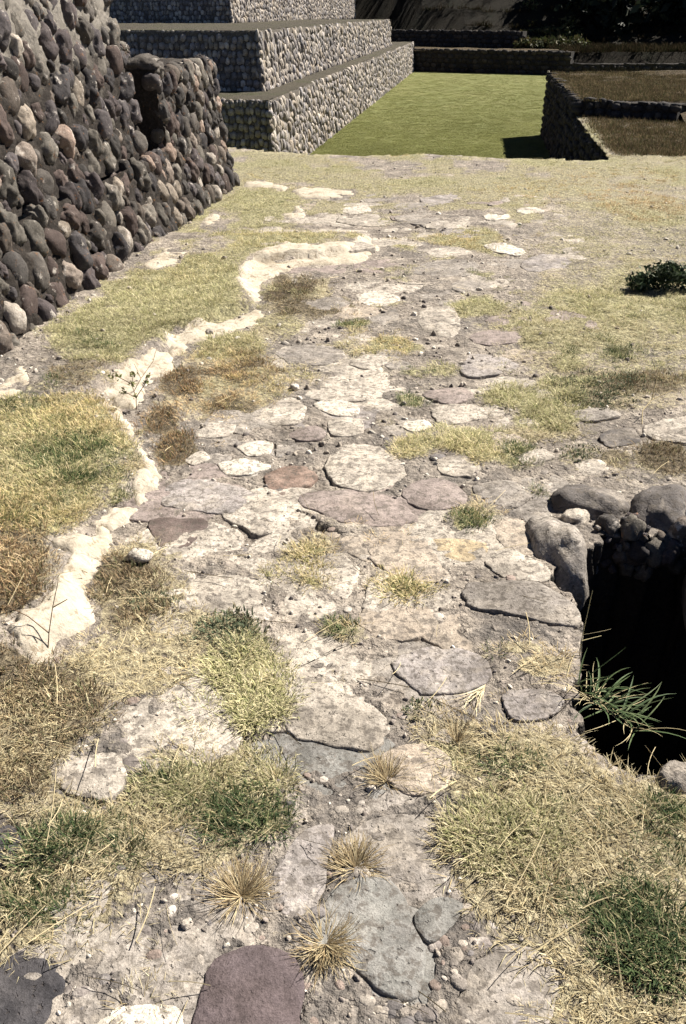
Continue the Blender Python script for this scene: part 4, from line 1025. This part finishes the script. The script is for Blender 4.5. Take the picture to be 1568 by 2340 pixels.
# far wood on the right hillside, one dark mass
cen = []
rw = np.random.default_rng(5)
while len(cen) < 230:
    y = ur.y + rw.uniform(3, 70); u = rw.uniform(1150, 1950)
    x = (u - CX)/F*(y*ct)
    if u < 1350 - 9*(y - ur.y - 3): continue
    z = hill_z(x, y); r_ = rw.uniform(1.3, 2.6)*(1 + .012*(y - ur.y))
    cen.append(((x, y, z + r_*.7), (r_, r_, r_*1.1)))
o = leaf_cloud('hillside_wood', cen, 420, .34, [(0.012, 0.018, 0.012), (0.018, 0.024, 0.014), (0.011, 0.015, 0.012), (0.024, 0.028, 0.016)], M_leaf, None, 'stuff', 3)
tag(o, 'dark wooded slope filling the upper right corner', 'wood')
cen = []
for _ in range(46):
    u = rw.uniform(1195, 1330); y = ur.y + rw.uniform(-1, 6); x = (u - CX)/F*(y*ct)
    z = max(hill_z(x, y), zl - .1); r_ = rw.uniform(.25, .6); cen.append(((x, y, z + r_*.4), (r_*1.3, r_, r_*.8)))
o = leaf_cloud('scrub', cen, 160, .12, [(0.06, 0.07, 0.025), (0.05, 0.055, 0.02), (0.09, 0.075, 0.035)], M_leaf, None, 'stuff', 4)
tag(o, 'low green scrub where the mound meets the wood', 'scrub')

def make_blades(spec, seed):
    """spec: n, R, length range, width, lean range, colours, droop -> mesh with colour attribute"""
    n, Rr, l0, l1, w, le0, le1, cols, droop = spec; r = random.Random(seed); V = []; Fc = []; C = []
    for _ in range(n):
        a = r.random()*6.283; d = Rr*math.sqrt(r.random()); bx, by = d*math.cos(a), d*math.sin(a)
        az = a + r.uniform(-1.2, 1.2); L = r.uniform(l0, l1); le = r.uniform(le0, le1)
        hx, hy = math.cos(az), math.sin(az); k = len(V)
        tx, ty = -hy, hx; ww = w*r.uniform(.6, 1.3)
        p1 = (bx + hx*math.sin(le)*L*.5, by + hy*math.sin(le)*L*.5, math.cos(le)*L*.5)
        le2 = min(1.75, le + droop*r.uniform(.3, 1))
        p2 = (p1[0] + hx*math.sin(le2)*L*.5, p1[1] + hy*math.sin(le2)*L*.5, max(.002, p1[2] + math.cos(le2)*L*.5))
        V += [(bx - tx*ww*.5, by - ty*ww*.5, -.004), (bx + tx*ww*.5, by + ty*ww*.5, -.004), (p1[0] + tx*ww*.45, p1[1] + ty*ww*.45, p1[2]), (p1[0] - tx*ww*.45, p1[1] - ty*ww*.45, p1[2]), p2]
        Fc += [(k, k+1, k+2, k+3), (k+3, k+2, k+4)]
        c = r.choice(cols); s = r.uniform(.7, 1.3); C += [(c[0]*s, c[1]*s, c[2]*s, 1)]*5
    return V, Fc, C
def blade_mesh(name, spec, seed, mat):
    V, Fc, C = make_blades(spec, seed); me = mesh(name, V, Fc, False)
    ca = me.color_attributes.new('col', 'FLOAT_COLOR', 'POINT'); ca.data.foreach_set('color', np.array(C, np.float32).ravel())
    me.materials.append(mat); return me
STRAW = [(.50, .43, .28), (.43, .36, .22), (.58, .51, .35), (.36, .29, .17), (.47, .42, .27)]
GREEN = [(0.068, 0.100, 0.048), (0.088, 0.124, 0.056), (0.052, 0.080, 0.044), (0.080, 0.112, 0.052), (0.144, 0.160, 0.076), (0.336, 0.304, 0.176)]
MIXED = [(.27, .265, .13), (.35, .335, .175), (.46, .42, .255), (.19, .205, .095), (.55, .49, .32), (.51, .455, .29)]
BROWN = [(.17, .125, .078), (.23, .175, .11), (.11, .085, .055), (.33, .265, .165), (.11, .115, .06)]
WEED = [(.10, .12, .075), (.075, .095, .06), (.14, .145, .09), (.20, .17, .11)]
ORNG = [(.40, .28, .16), (.46, .35, .21), (.33, .23, .13), (.5, .41, .25)]
TYPES = {
 'g': (44, .040, .014, .036, .0020, .5, 1.35, GREEN, .5), 'm': (44, .045, .012, .034, .0019, .7, 1.45, MIXED, .4),
 'd': (34, .050, .014, .042, .0016, 1.1, 1.55, STRAW, .2), 'b': (34, .045, .010, .034, .0022, .4, 1.45, BROWN, .4),
 'w': (46, .045, .006, .018, .0042, .6, 1.4, WEED, .4), 'o': (36, .05, .012, .04, .0024, .7, 1.4, ORNG, .4)}
def gn_instancer(name, coll):
    ng = bpy.data.node_groups.new(name, 'GeometryNodeTree')
    ng.interface.new_socket('Geometry', in_out='INPUT', socket_type='NodeSocketGeometry')
    ng.interface.new_socket('Geometry', in_out='OUTPUT', socket_type='NodeSocketGeometry')
    N = ng.nodes; gi = N.new('NodeGroupInput'); go = N.new('NodeGroupOutput')
    ci = N.new('GeometryNodeCollectionInfo'); ci.inputs['Collection'].default_value = coll
    ci.inputs['Separate Children'].default_value = True; ci.inputs['Reset Children'].default_value = True
    ip = N.new('GeometryNodeInstanceOnPoints'); ip.inputs['Pick Instance'].default_value = True
    def na(nm, ty):
        q = N.new('GeometryNodeInputNamedAttribute'); q.data_type = ty; q.inputs['Name'].default_value = nm; return q.outputs['Attribute']
    ng.links.new(gi.outputs[0], ip.inputs['Points']); ng.links.new(ci.outputs[0], ip.inputs['Instance'])
    ng.links.new(na('idx', 'INT'), ip.inputs['Instance Index']); ng.links.new(na('rot', 'FLOAT_VECTOR'), ip.inputs['Rotation'])
    ng.links.new(na('scl', 'FLOAT_VECTOR'), ip.inputs['Scale']); ng.links.new(ip.outputs[0], go.inputs[0])
    return ng
def scatter(name, label, cat, pts, meshes, rot, scl, tint, warm):
    coll = bpy.data.collections.new('source_' + name)
    for i, me in enumerate(meshes):
        o = bpy.data.objects.new('%s_source_%02d' % (name, i), me); coll.objects.link(o)
    n = len(pts); me = bpy.data.meshes.new(name); me.vertices.add(n); me.vertices.foreach_set('co', np.asarray(pts, np.float32).ravel())
    def put(nm, ty, arr, key): a = me.attributes.new(nm, ty, 'POINT'); a.data.foreach_set(key, arr)
    put('idx', 'INT', rng.integers(0, len(meshes), n).astype(np.int32), 'value')
    put('rot', 'FLOAT_VECTOR', np.asarray(rot, np.float32).ravel(), 'vector'); put('scl', 'FLOAT_VECTOR', np.asarray(scl, np.float32).ravel(), 'vector')
    put('tint', 'FLOAT', np.asarray(tint, np.float32), 'value'); put('warm', 'FLOAT', np.asarray(warm, np.float32), 'value')
    o = bpy.data.objects.new(name, me); COL.objects.link(o); tag(o, label, cat, kind='stuff')
    md = o.modifiers.new('instances', 'NODES'); md.node_group = gn_instancer(name, coll); return o

# candidate spots spread over the pavement
NCAND = 80000
py = rng.uniform(262, 2420, NCAND); px = rng.uniform(-160, 1730, NCAND)
rr = [(px - CX)/F, ct + (CY-py)/F*st, -st + (CY-py)/F*ct]; tt = -EYE/rr[2]
gx, gy = rr[0]*tt, rr[1]*tt
wallx = B0.x + (gy - B0.y)*WA.x/WA.y
ok = (gx > wallx - .02) & ~inpoly(gx, gy, pit_w) & ~inpoly(gx, gy, plaza_w) & (gy < 15.5)
px, py, gx, gy = px[ok], py[ok], gx[ok], gy[ok]
mk = masks(px, py, gx, gy)
NAMES = {'g': ('green_grass', 'short fresh green grass in scattered patches on the pavement', 'grass'), 'm': ('yellow_green_grass', 'yellowing short grass between the paving stones', 'grass'),
         'd': ('straw', 'flattened straw-coloured dry grass over the pavement', 'dry grass'), 'b': ('brown_weeds', 'low brown withered weeds beside the plaster edging', 'weeds'),
         'w': ('creeping_weeds', 'small grey-green creeping weeds on the pavement', 'weeds'), 'o': ('rusty_grass', 'rusty orange dry grass at the far right', 'dry grass')}
gzz = gz(gx, gy)
for ti, k in enumerate('gmdbwo'):
    near = np.clip((gy/4.6)**1.0, .16, 1.0)*np.clip(.15 + mk[k], 0, 1)
    sel = rng.random(len(gx)) < mk[k]*near*{'g': .8, 'm': .85, 'd': .36, 'b': .4, 'w': .7, 'o': .8}[k]*(1 if k == 'g' else (1 - .7*mk['g']))
    n = int(sel.sum())
    ms = [blade_mesh('%s_%d' % (NAMES[k][0], j), TYPES[k], 100*ti + j, M_blade) for j in range(6)]
    s = rng.uniform(.6, 1.25, n)*(0.65 + .5*mk[k][sel])
    scl = np.stack([s, s, s*rng.uniform(.7, 1.2, n)*np.where(gx[sel] > 5, 1, 1)], 1)
    rot = np.stack([rng.normal(0, .1, n), rng.normal(0, .1, n), rng.uniform(0, 6.28, n)], 1)
    tint = np.clip(.5 + .35*fbm(gx[sel]*1.5, gy[sel]*1.5, 2, 5) + rng.normal(0, .15, n) + .28*sstep(2000, 1600, py[sel]), 0, 1)
    warm = np.clip(fbm(gx[sel]*.9, gy[sel]*.9, 2, 15)*.5, 0, .35)
    print(k, n)
    scatter(NAMES[k][0], *NAMES[k][1:], np.stack([gx[sel], gy[sel], gzz[sel] + .004], 1), ms, rot, scl, tint, warm)
# lawn
n = 22000
lpx = rng.uniform(690, 1400, n); lpy = rng.uniform(155, 375, n)
pp = np.array([at(u, v, LAWN_Z)[:2] for u, v in zip(lpx, lpy)])
ms = [blade_mesh('lawn_turf_%d' % j, (40, .16, .015, .035, .010, .4, 1.3, [(.19, .205, .078), (.23, .235, .09), (.16, .178, .068), (.27, .26, .11)], .4), 900+j, M_blade) for j in range(4)]
scatter('lawn_grass', 'even short grass of the plaza lawn', 'grass', np.stack([pp[:, 0], pp[:, 1], np.full(n, LAWN_Z)], 1), ms, np.stack([np.zeros(n), np.zeros(n), rng.uniform(0, 6.28, n)], 1), np.stack([rng.uniform(.7, 1.1, n)]*2 + [rng.uniform(.35, .7, n)], 1), np.clip(.5 + .2*fbm(pp[:, 0]*.6, pp[:, 1]*.6, 3, 2) + rng.normal(0, .12, n), 0, 1), np.zeros(n))
n = 2600
tpx = rng.uniform(1255, 1650, n); tpy = rng.uniform(166, 232, n)
pp = np.array([at(u, v, th_)[:2] for u, v in zip(tpx, tpy)])
pp = pp[((far_l.x - TW0.x)*(pp[:, 1] - TW0.y) - (far_l.y - TW0.y)*(pp[:, 0] - TW0.x) < -.9) & (pp[:, 1] < far_l.y)]; n = len(pp)
ms = [blade_mesh('terrace_turf_%d' % j, (40, .14, .03, .09, .007, .3, 1.2, [(.09, .07, .04), (.13, .095, .055), (.06, .065, .03), (.17, .13, .08)], .4), 950+j, M_blade) for j in range(4)]
q_ = np.array([tuple(at(u, v, 0.0)) for u, v in zip(rng.uniform(1330, 1700, 1500), rng.uniform(262, 352, 1500))])
q_ = q_[(q_[:, 0] > np.interp(q_[:, 1], [tr0.y, TW0.y], [tr0.x, TW0.x]) + .12) & (q_[:, 1] < np.interp(q_[:, 0], [TW0.x, TW1.x], [TW0.y, TW1.y]) - .1)]
q_[:, 2] = gz(q_[:, 0], q_[:, 1], False)
tz_ = np.concatenate([np.full(n, th_ + .01), q_[:, 2]]); pp = np.vstack([pp, q_[:, :2]]); n = len(pp)
scatter('terrace_grass', 'withered brown grass on and before the right terrace', 'dry grass', np.stack([pp[:, 0], pp[:, 1], tz_], 1), ms, np.stack([np.zeros(n), np.zeros(n), rng.uniform(0, 6.28, n)], 1), np.repeat(rng.uniform(.5, 1.2, n)[:, None], 3, 1), rng.random(n), np.zeros(n))
n = 15000
hx = rng.uniform(-8, 40, n); hy = rng.uniform(backR.y + .8, ur.y + 14, n); k_ = (hy > np.interp(hx, [ul.x, ur.x], [ul.y, ur.y]) + .8) | (hx > ur.x + 1.5); hx, hy = hx[k_], hy[k_]; n = len(hx)
hz = np.array([hill_z(a_, b_) for a_, b_ in zip(hx, hy)])
ms = [blade_mesh('mound_tuft_%d' % j, (26, .3, .12, .4, .03, .2, 1.1, [(.02, .018, .01), (.03, .023, .014), (.015, .019, .009), (.042, .032, .02)], .5), 970+j, M_blade) for j in range(4)]
scatter('mound_grass', 'rough dry grass covering the mound', 'dry grass', np.stack([hx, hy, hz], 1), ms, np.stack([np.zeros(n), np.zeros(n), rng.uniform(0, 6.28, n)], 1), np.repeat(rng.uniform(.5, 1.3, n)[:, None], 3, 1), rng.random(n), np.zeros(n))
# gravel and crumbs of mortar on the bare parts
PEBG = [rock_mesh('gravel', i+201, 1, 0.2, 0.3) for i in range(6)]
M_grav = stone_mat('gravel_grain', [(0.22, 0.19, 0.17), (0.40, 0.35, 0.30), (0.16, 0.14, 0.13), (0.50, 0.45, 0.39), (0.30, 0.26, 0.22), (0.58, 0.53, 0.46)], 'object', 0.3)
for m_ in PEBG: m_.materials.append(M_grav)
bare = 1 - np.maximum.reduce([mk[k] for k in 'gmb'])
sel = (rng.random(len(gx)) < bare*.10*np.clip(gy/2.5, .4, 1)) & ~np.any([inpoly(px, py, q) for q in clean_polys], axis=0)
n = int(sel.sum()); s = (.0028 + .008*rng.random(n)**3)*np.clip(gy[sel]/2.4, .8, 2.2)
scatter('gravel', 'loose gravel and mortar crumbs on the pavement', 'gravel', np.stack([gx[sel], gy[sel], gzz[sel] - s*.1], 1), PEBG, rng.uniform(0, 6.28, (n, 3)), np.stack([s*1.2, s, s*.7], 1), rng.random(n), np.zeros(n))
print('gravel', n)
# single long dead stalks lying about
def stalk_mesh(i):
    r = random.Random(i); V = []; Fc = []; C = []; L = r.uniform(.07, .15); bend = r.uniform(-.02, .02); pts = []
    for k in range(6): pts.append((L*k/5, bend*(k/5)**2, .006 + .012*(k/5)))
    w = r.uniform(.0006, .0011)
    for p in pts:
        V += [(p[0], p[1]-w, p[2]), (p[0], p[1]+w, p[2]), (p[0], p[1], p[2]+w*1.6)]
    for k in range(5):
        a = 3*k
        for e in range(3): Fc.append((a+e, a+(e+1) % 3, a+3+(e+1) % 3, a+3+e))
    me = mesh('stalk', V, Fc, False); c = (.58, .49, .31, 1)
    ca = me.color_attributes.new('col', 'FLOAT_COLOR', 'POINT'); ca.data.foreach_set('color', np.array([c]*len(V), np.float32).ravel()); me.materials.append(M_blade); return me
sel = rng.random(len(gx)) < (.012*np.maximum(mk['d'], mk['b']*.8) + .0012)*np.clip(3/gy, .1, 1)
n = int(sel.sum()); print('stalks', n)
scatter('fallen_stalks', 'long pale dead grass stalks lying about', 'straw', np.stack([gx[sel], gy[sel], gzz[sel] + .012], 1), [stalk_mesh(i) for i in range(6)], np.stack([rng.normal(0, .08, n), rng.normal(0, .2, n), rng.uniform(0, 6.28, n)], 1), np.repeat(rng.uniform(.6, 1.3, n)[:, None], 3, 1), rng.uniform(.3, 1, n), np.zeros(n))

# ------------------------------------------------------------------ single plants
def blades_obj(name, base, blades, mat, parent):
    """blades: list of (points, width, colour); each a folded ribbon"""
    V = []; Fc = []; C = []
    for pts, w, c in blades:
        k0 = len(V); m = len(pts)
        for i, p in enumerate(pts):
            p = Vector(p); t = (Vector(pts[min(i+1, m-1)]) - Vector(pts[max(i-1, 0)])).normalized()
            sd_ = t.cross(Vector((0, 0, 1))); sd_ = sd_.normalized() if sd_.length > 1e-3 else Vector((1, 0, 0)); up = sd_.cross(t)
            f = w*(1 - (i/(m-1))**2.2)*(0.7 + .3*min(1, i*2/m)) + .0002
            V += [tuple(p - sd_*f + up*f*.35), tuple(p), tuple(p + sd_*f + up*f*.35)]; C += [(*c, 1)]*3
        for i in range(m-1):
            a = k0+3*i; Fc += [(a, a+1, a+4, a+3), (a+1, a+2, a+5, a+4)]
    me = mesh(name, V, Fc, False); ca = me.color_attributes.new('col', 'FLOAT_COLOR', 'POINT'); ca.data.foreach_set('color', np.array(C, np.float32).ravel())
    return link(name, me, mat, parent)
def arc(base, az, le, L, droop, n=6, turn=0.0):
    p = Vector(base); pts = [tuple(p)]; az0_ = az
    for i in range(n):
        a = le + droop*i/n; az = az0_ + turn*(i/n)**1.5; p = p + Vector((math.cos(az)*math.sin(a), math.sin(az)*math.sin(a), math.cos(a)))*(L/n); pts.append(tuple(p))
    return pts
def tuft(px, py, label, n, L, cols, az0=0, spread=6.283, le=(.6, 1.4), w=.0006, name='dry_grass_tuft', cat='grass tuft', group=None, droop=.5, z=None):
    p = at(px, py); zz = gz1(p.x, p.y) if z is None else z
    e = empty(name, (p.x, p.y, zz)); tag(e, label, cat, group)
    r = random.Random(int(px*7+py))
    for part in range(2):
        bl_ = []
        for _ in range(n):
            az = az0 + (r.gauss(0, spread*.24) if r.random() < .8 or spread < 1 else r.uniform(-3.1, 3.1)); d = .03*r.random()**1.3; az += r.gauss(0, .5 if spread > 1 else .05)
            bl_.append((arc((d*math.cos(az), d*math.sin(az), 0), az, r.uniform(*le), L*r.uniform(.25, 1.1), droop*r.uniform(.2, 1.6), 6, r.uniform(-1.3, 1.3)), w*r.uniform(.5, 1.3), (lambda c, k: (c[0]*k, c[1]*k, c[2]*k))(r.choice(cols), r.uniform(.75, 1.25))))
        blades_obj('outer_blades' if part == 0 else 'inner_blades', e.location, bl_, M_straw, e)
    return e
DRY = [(.38, .30, .18), (.30, .23, .13), (.22, .16, .09), (.48, .40, .25)]
tuft(550, 2042, 'dry spreading grass tuft casting root-like shadows, left of centre at bottom', 230, .075, DRY, 1.4, 5.6, (0.7, 1.58), droop=.12)
tuft(812, 1975, 'flat fan of dry grass on the pale bottom stones', 200, .07, DRY, 1.5, 4.6, (0.7, 1.58), droop=.12)
tuft(742, 2150, 'drooping dry grass tuft falling towards the round plum stone', 230, .072, DRY, -1.1, 3.0, (0.7, 1.58), droop=.12)
tuft(885, 1775, 'small dry tuft over a dark hollow at the tan slab', 120, .07, DRY, 2.0, 3.0, (.5, 1.4))
tuft(1235, 2035, 'thin pale dry tuft at the edge of the lower right grass', 50, .09, DRY, 1.5, 6.28, (.8, 1.5))
tuft(1110, 1560, 'bundle of straight bleached straws beside the grey slab', 14, .15, [(.62, .54, .36), (.55, .46, .3)], -2.1, .5, (1.2, 1.5), .0012)
tuft(1045, 1690, 'wispy dry tuft with upright straws between slabs', 46, .08, DRY, 1.3, 3.0, (.2, 1.2))
# green grass hanging over the pit
p = at(1340, 1590); e = empty('pit_grass', (p.x, p.y, gz1(p.x, p.y))); tag(e, 'loose broad-bladed green grass clump hanging over the pit edge', 'grass clump')
r = random.Random(3); gb_ = []; db_ = []
for _ in range(58):
    t = r.random(); base = (-.02 + .13*t, .05 - .15*t + r.uniform(-.02, .02), -.03*t)
    az = r.gauss(-.35, .9)
    k = r.uniform(.75, 1.25); c = r.choice([(.07, .105, .045), (.10, .14, .06), (.05, .08, .035), (.13, .165, .08)])
    gb_.append((arc(base, az, r.uniform(.55, 1.35), r.uniform(.05, .17), r.uniform(.2, 1.0), 6, r.uniform(-.9, .9)), r.uniform(.0016, .0036), tuple(x*k for x in c)))
for _ in range(40):
    t = r.random(); db_.append((arc((-.04 + .15*t, .06 - .16*t, -.03*t), r.uniform(0, 6.28), r.uniform(.9, 1.5), r.uniform(.05, .16), .4, 6, r.uniform(-.8, .8)), .0010, (.46, .39, .23)))
blades_obj('green_blades', e.location, gb_, M_straw, e); blades_obj('dead_blades', e.location, db_, M_straw, e)
def stem(name, px, py, label, segs, cat, col=(.30, .23, .13), leaves=0, lcol=None, rad=.0016, z=None):
    p = at(px, py); e = empty(name, (p.x, p.y, gz1(p.x, p.y) if z is None else z)); tag(e, label, cat)
    V = []; Fc = []
    for pts in segs:
        for i in range(len(pts)-1):
            a, b = Vector(pts[i]), Vector(pts[i+1]); t = (b-a).normalized(); u = t.orthogonal().normalized(); v = t.cross(u); k = len(V)
            r0_, r1_ = rad*(1 - .6*i/len(pts)), rad*(1 - .6*(i+1)/len(pts))
            for q, rr_ in ((a, r0_), (b, r1_)):
                for s in range(5): V.append(tuple(q + (u*math.cos(s*1.2566) + v*math.sin(s*1.2566))*rr_))
            for s in range(5): Fc.append((k+s, k+(s+1) % 5, k+5+(s+1) % 5, k+5+s))
    me = mesh('stem', V, Fc); ca = me.color_attributes.new('col', 'FLOAT_COLOR', 'POINT'); ca.data.foreach_set('color', np.array([(*col, 1)]*len(V), np.float32).ravel())
    link('stem', me, M_straw, e)
    if leaves:
        r = random.Random(9); cen = []
        for pts in segs:
            for q in pts[1:]: cen.append((q, .018))
        leaf_cloud('leaves', cen, leaves, .009, lcol, M_leaf, e, None, 6)
    return e
stem('seed_stalk', 1325, 1500, 'single tall thin stalk standing at the dark pit edge', [[(0, 0, -.1), (.004, .02, .04), (.012, .03, .13), (.016, .03, .2)], [(.004, .02, .04), (.06, .03, .05)]], 'stalk', (.42, .36, .2))
stem('bent_stalk', 1467, 968, 'pale forked dry stalk above the rubble at right', [[(0, 0, 0), (.01, .05, .04), (.06, .1, .07), (.16, .14, .1)], [(.06, .1, .07), (.08, .14, .14), (.085, .15, .19)]], 'stalk', (.58, .47, .27), rad=.0028)
stem('woody_sprig', 312, 935, 'leafy woody sprig rising in front of white plaster', [[(0, 0, 0), (.005, .0, .06), (-.01, .01, .12), (.0, .02, .16)], [(.005, 0, .06), (.05, .02, .12), (.06, .02, .15)], [(-.01, .01, .12), (-.07, .02, .15), (-.10, .03, .15)], [(.005, 0, .06), (-.05, .0, .09)]], 'sprig', (.20, .13, .08), 14, [(.16, .19, .06), (.22, .22, .09), (.12, .14, .05)], .002)
stem('bare_twig', 112, 1500, 'thin bare branching twig over the lower white plaster', [[(0, 0, 0), (.005, .02, .05), (.02, .04, .12), (.04, .06, .19)], [(.005, .02, .05), (-.05, .04, .09), (-.11, .05, .12)], [(.02, .04, .12), (.06, .05, .14)]], 'twig', (.18, .12, .07), rad=.0018)
stem('trailing_weed', 300, 905, 'thin dark weed leaning against the plaster edging', [[(0, 0, 0), (.05, .02, .08), (.1, .08, .14), (.12, .1, .2)], [(.05, .02, .08), (.02, .05, .14)]], 'stem', (.24, .16, .1))
# bushy weed at the right
p = at(1505, 662); e = empty('bushy_weed', (p.x, p.y, 0)); tag(e, 'dark green bushy weed with shadow at the right edge', 'bush')
cen = [((0, 0, .09), (.16, .14, .10)), ((-.13, -.02, .06), (.10, .1, .06)), ((.14, .02, .08), (.12, .12, .09)), ((.02, -.05, .13), (.09, .09, .07)), ((.28, -.02, .06), (.12, .1, .06))]
leaf_cloud('foliage', cen, 420, .017, [(.035, .055, .028), (.05, .075, .04), (.08, .10, .06), (.025, .04, .02)], M_leaf, e, None, 8)
sg = []
for k in range(9):
    a = k*.7; sg.append([(0, 0, 0), (.06*math.cos(a), .05*math.sin(a), .06), (.13*math.cos(a), .11*math.sin(a), .1)])
V = []; Fc = []
for pts in sg:
    for a, b in zip(pts[:-1], pts[1:]):
        k = len(V); V += [(a[0]-.002, a[1], a[2]), (a[0]+.002, a[1], a[2]), (b[0]+.001, b[1], b[2]), (b[0]-.001, b[1], b[2])]; Fc.append((k, k+1, k+2, k+3))
me = mesh('stems', V, Fc, False); ca = me.color_attributes.new('col', 'FLOAT_COLOR', 'POINT'); ca.data.foreach_set('color', np.array([(.1, .08, .05, 1)]*len(V), np.float32).ravel()); link('stems', me, M_straw, e)

# ------------------------------------------------------------------ boulders round the pit, loose stones
def boulder(poly, up, down, mat, label, seed, name='boulder', cat='boulder', tilt=(0, 0), zoff=0.0):
    pts = [at(*p, up*.5) for p in poly]; c = sum(pts, Vector())/len(pts)
    ax = max(pts, key=lambda q: (q-c).length) - c; yaw = math.atan2(ax.y, ax.x)
    a = ax.length*.95; n = Vector((-math.sin(yaw), math.cos(yaw), 0)); b = max(abs((q-c).dot(n)) for q in pts)*.95
    me = rock_mesh(name, seed, 4, .25, .19); me.materials.append(mat)
    o = link(name, me); o.location = (c.x, c.y, (up - down)*.5 + zoff); o.rotation_euler = (tilt[0], tilt[1], yaw); o.scale = (a, b, (up + down)*.5)
    tag(o, label, cat); return o
boulder([(1190, 1185), (1232, 1160), (1300, 1190), (1350, 1240), (1345, 1290), (1270, 1290), (1222, 1222)], .055, .22, M_slab['grey'], 'smooth rounded grey boulder at the far left corner of the pit', 301, zoff=.0)
boulder([(1255, 1115), (1330, 1096), (1430, 1130), (1440, 1160), (1370, 1178), (1280, 1152)], .06, .1, M_slab['dgrey'], 'long dark flat boulder behind the pit', 302)
boulder([(1452, 1120), (1500, 1106), (1568, 1130), (1575, 1180), (1500, 1186)], .07, .14, M_slab['dgrey'], 'dark fissured boulder at the right edge behind the pit', 303)
boulder([(1285, 1166), (1340, 1160), (1352, 1180), (1300, 1186)], .03, .04, M_slab['light'], 'small pale stone wedged between the pit boulders', 304, 'rim_stone', 'stone')
boulder([(1580, 1215), (1660, 1190), (1720, 1250), (1660, 1330)], .05, .3, M_slab['dgrey'], 'dark rough boulder on the right rim of the pit', 306)
boulder([(1500, 1760), (1570, 1740), (1640, 1770), (1570, 1810)], .03, .12, M_slab['grey'], 'grey stone on the near rim of the pit', 307)
# rubble along the far side of the pit
rub = []
RUB = [rock_mesh('rubble', 600+i, 3, .4, .34) for i in range(6)]
for m_ in RUB: m_.materials.append(M_cobble)
for k in range(110):
    px = random.uniform(1345, 1600); t = random.random()
    p = at(px, 1185 + 35*random.random(), 0); dz = -.17*t**1.3
    r_ = .010 + .032*random.random()**2.2
    o = link('rubble_stone', random.choice(RUB), None, ground); o.location = (p.x + .02*random.random(), p.y - .02*t, dz + .01)
    o.scale = (r_*1.2, r_, r_*.8); o.rotation_euler = (random.random()*3, random.random()*3, random.random()*6)
for k, (px, py, s, mt, lb) in enumerate([(320, 1281, 22, 'white', 'fist-sized white loose stone left of the cracked slab'), (522, 1668, 11, 'white', 'tiny white pebble with black shadow left of the pale slab'), (674, 888, 10, 'white', 'small white stone on the pale paving at centre left'), (848, 1792, 9, 'white', 'white stone chip beside the small dry tuft'), (428, 2110, 11, 'light', 'pale flake of stone near the bottom left tuft'), (480, 765, 9, 'light', 'small pale stone lying in grass by the plaster bend')]):
    p = at(px, py); d = (p - Vector((0, 0, EYE))).length; r_ = s/F*d
    me = rock_mesh('loose_stone', 400+k, 3, .3, .3); me.materials.append(M_slab[mt]); o = link('loose_stone', me); o.location = (p.x, p.y, gz1(p.x, p.y, True) + r_*.45); o.scale = (r_*1.2, r_*.9, r_*.75); o.rotation_euler = (.2, .1, k)
    tag(o, lb, 'stone')
# posts and marker on the far side of the lawn
for k, (px, lb) in enumerate([(975, 'dark bluish post by the pyramid end of the far wall'), (987, 'pale upright stone post by the pyramid end of the far wall')]):
    b = at(px, 158, LAWN_Z); h = atY(px, 116, b.y).z - LAWN_Z; me = rock_mesh('stone_post', 500+k, 3, .85, .06); me.materials.append(M_slab['dark' if k == 0 else 'tan'])
    o = link('stone_post', me); o.location = (b.x, b.y - .5, LAWN_Z + h*.48); o.scale = (.07, .07, h*.42); tag(o, lb, 'post')
b = at(1252, 178, LAWN_Z); me = rock_mesh('marker_stone', 510, 3, .7, .1); me.materials.append(M_slab['white']); o = link('marker_stone', me); o.location = (b.x, b.y, LAWN_Z + .15); o.scale = (.06, .06, .16); tag(o, 'small white marker stone at the far right lawn corner', 'stone')
print('objects', len(bpy.data.objects), 'tris', sum(len(m.polygons) for m in bpy.data.meshes))
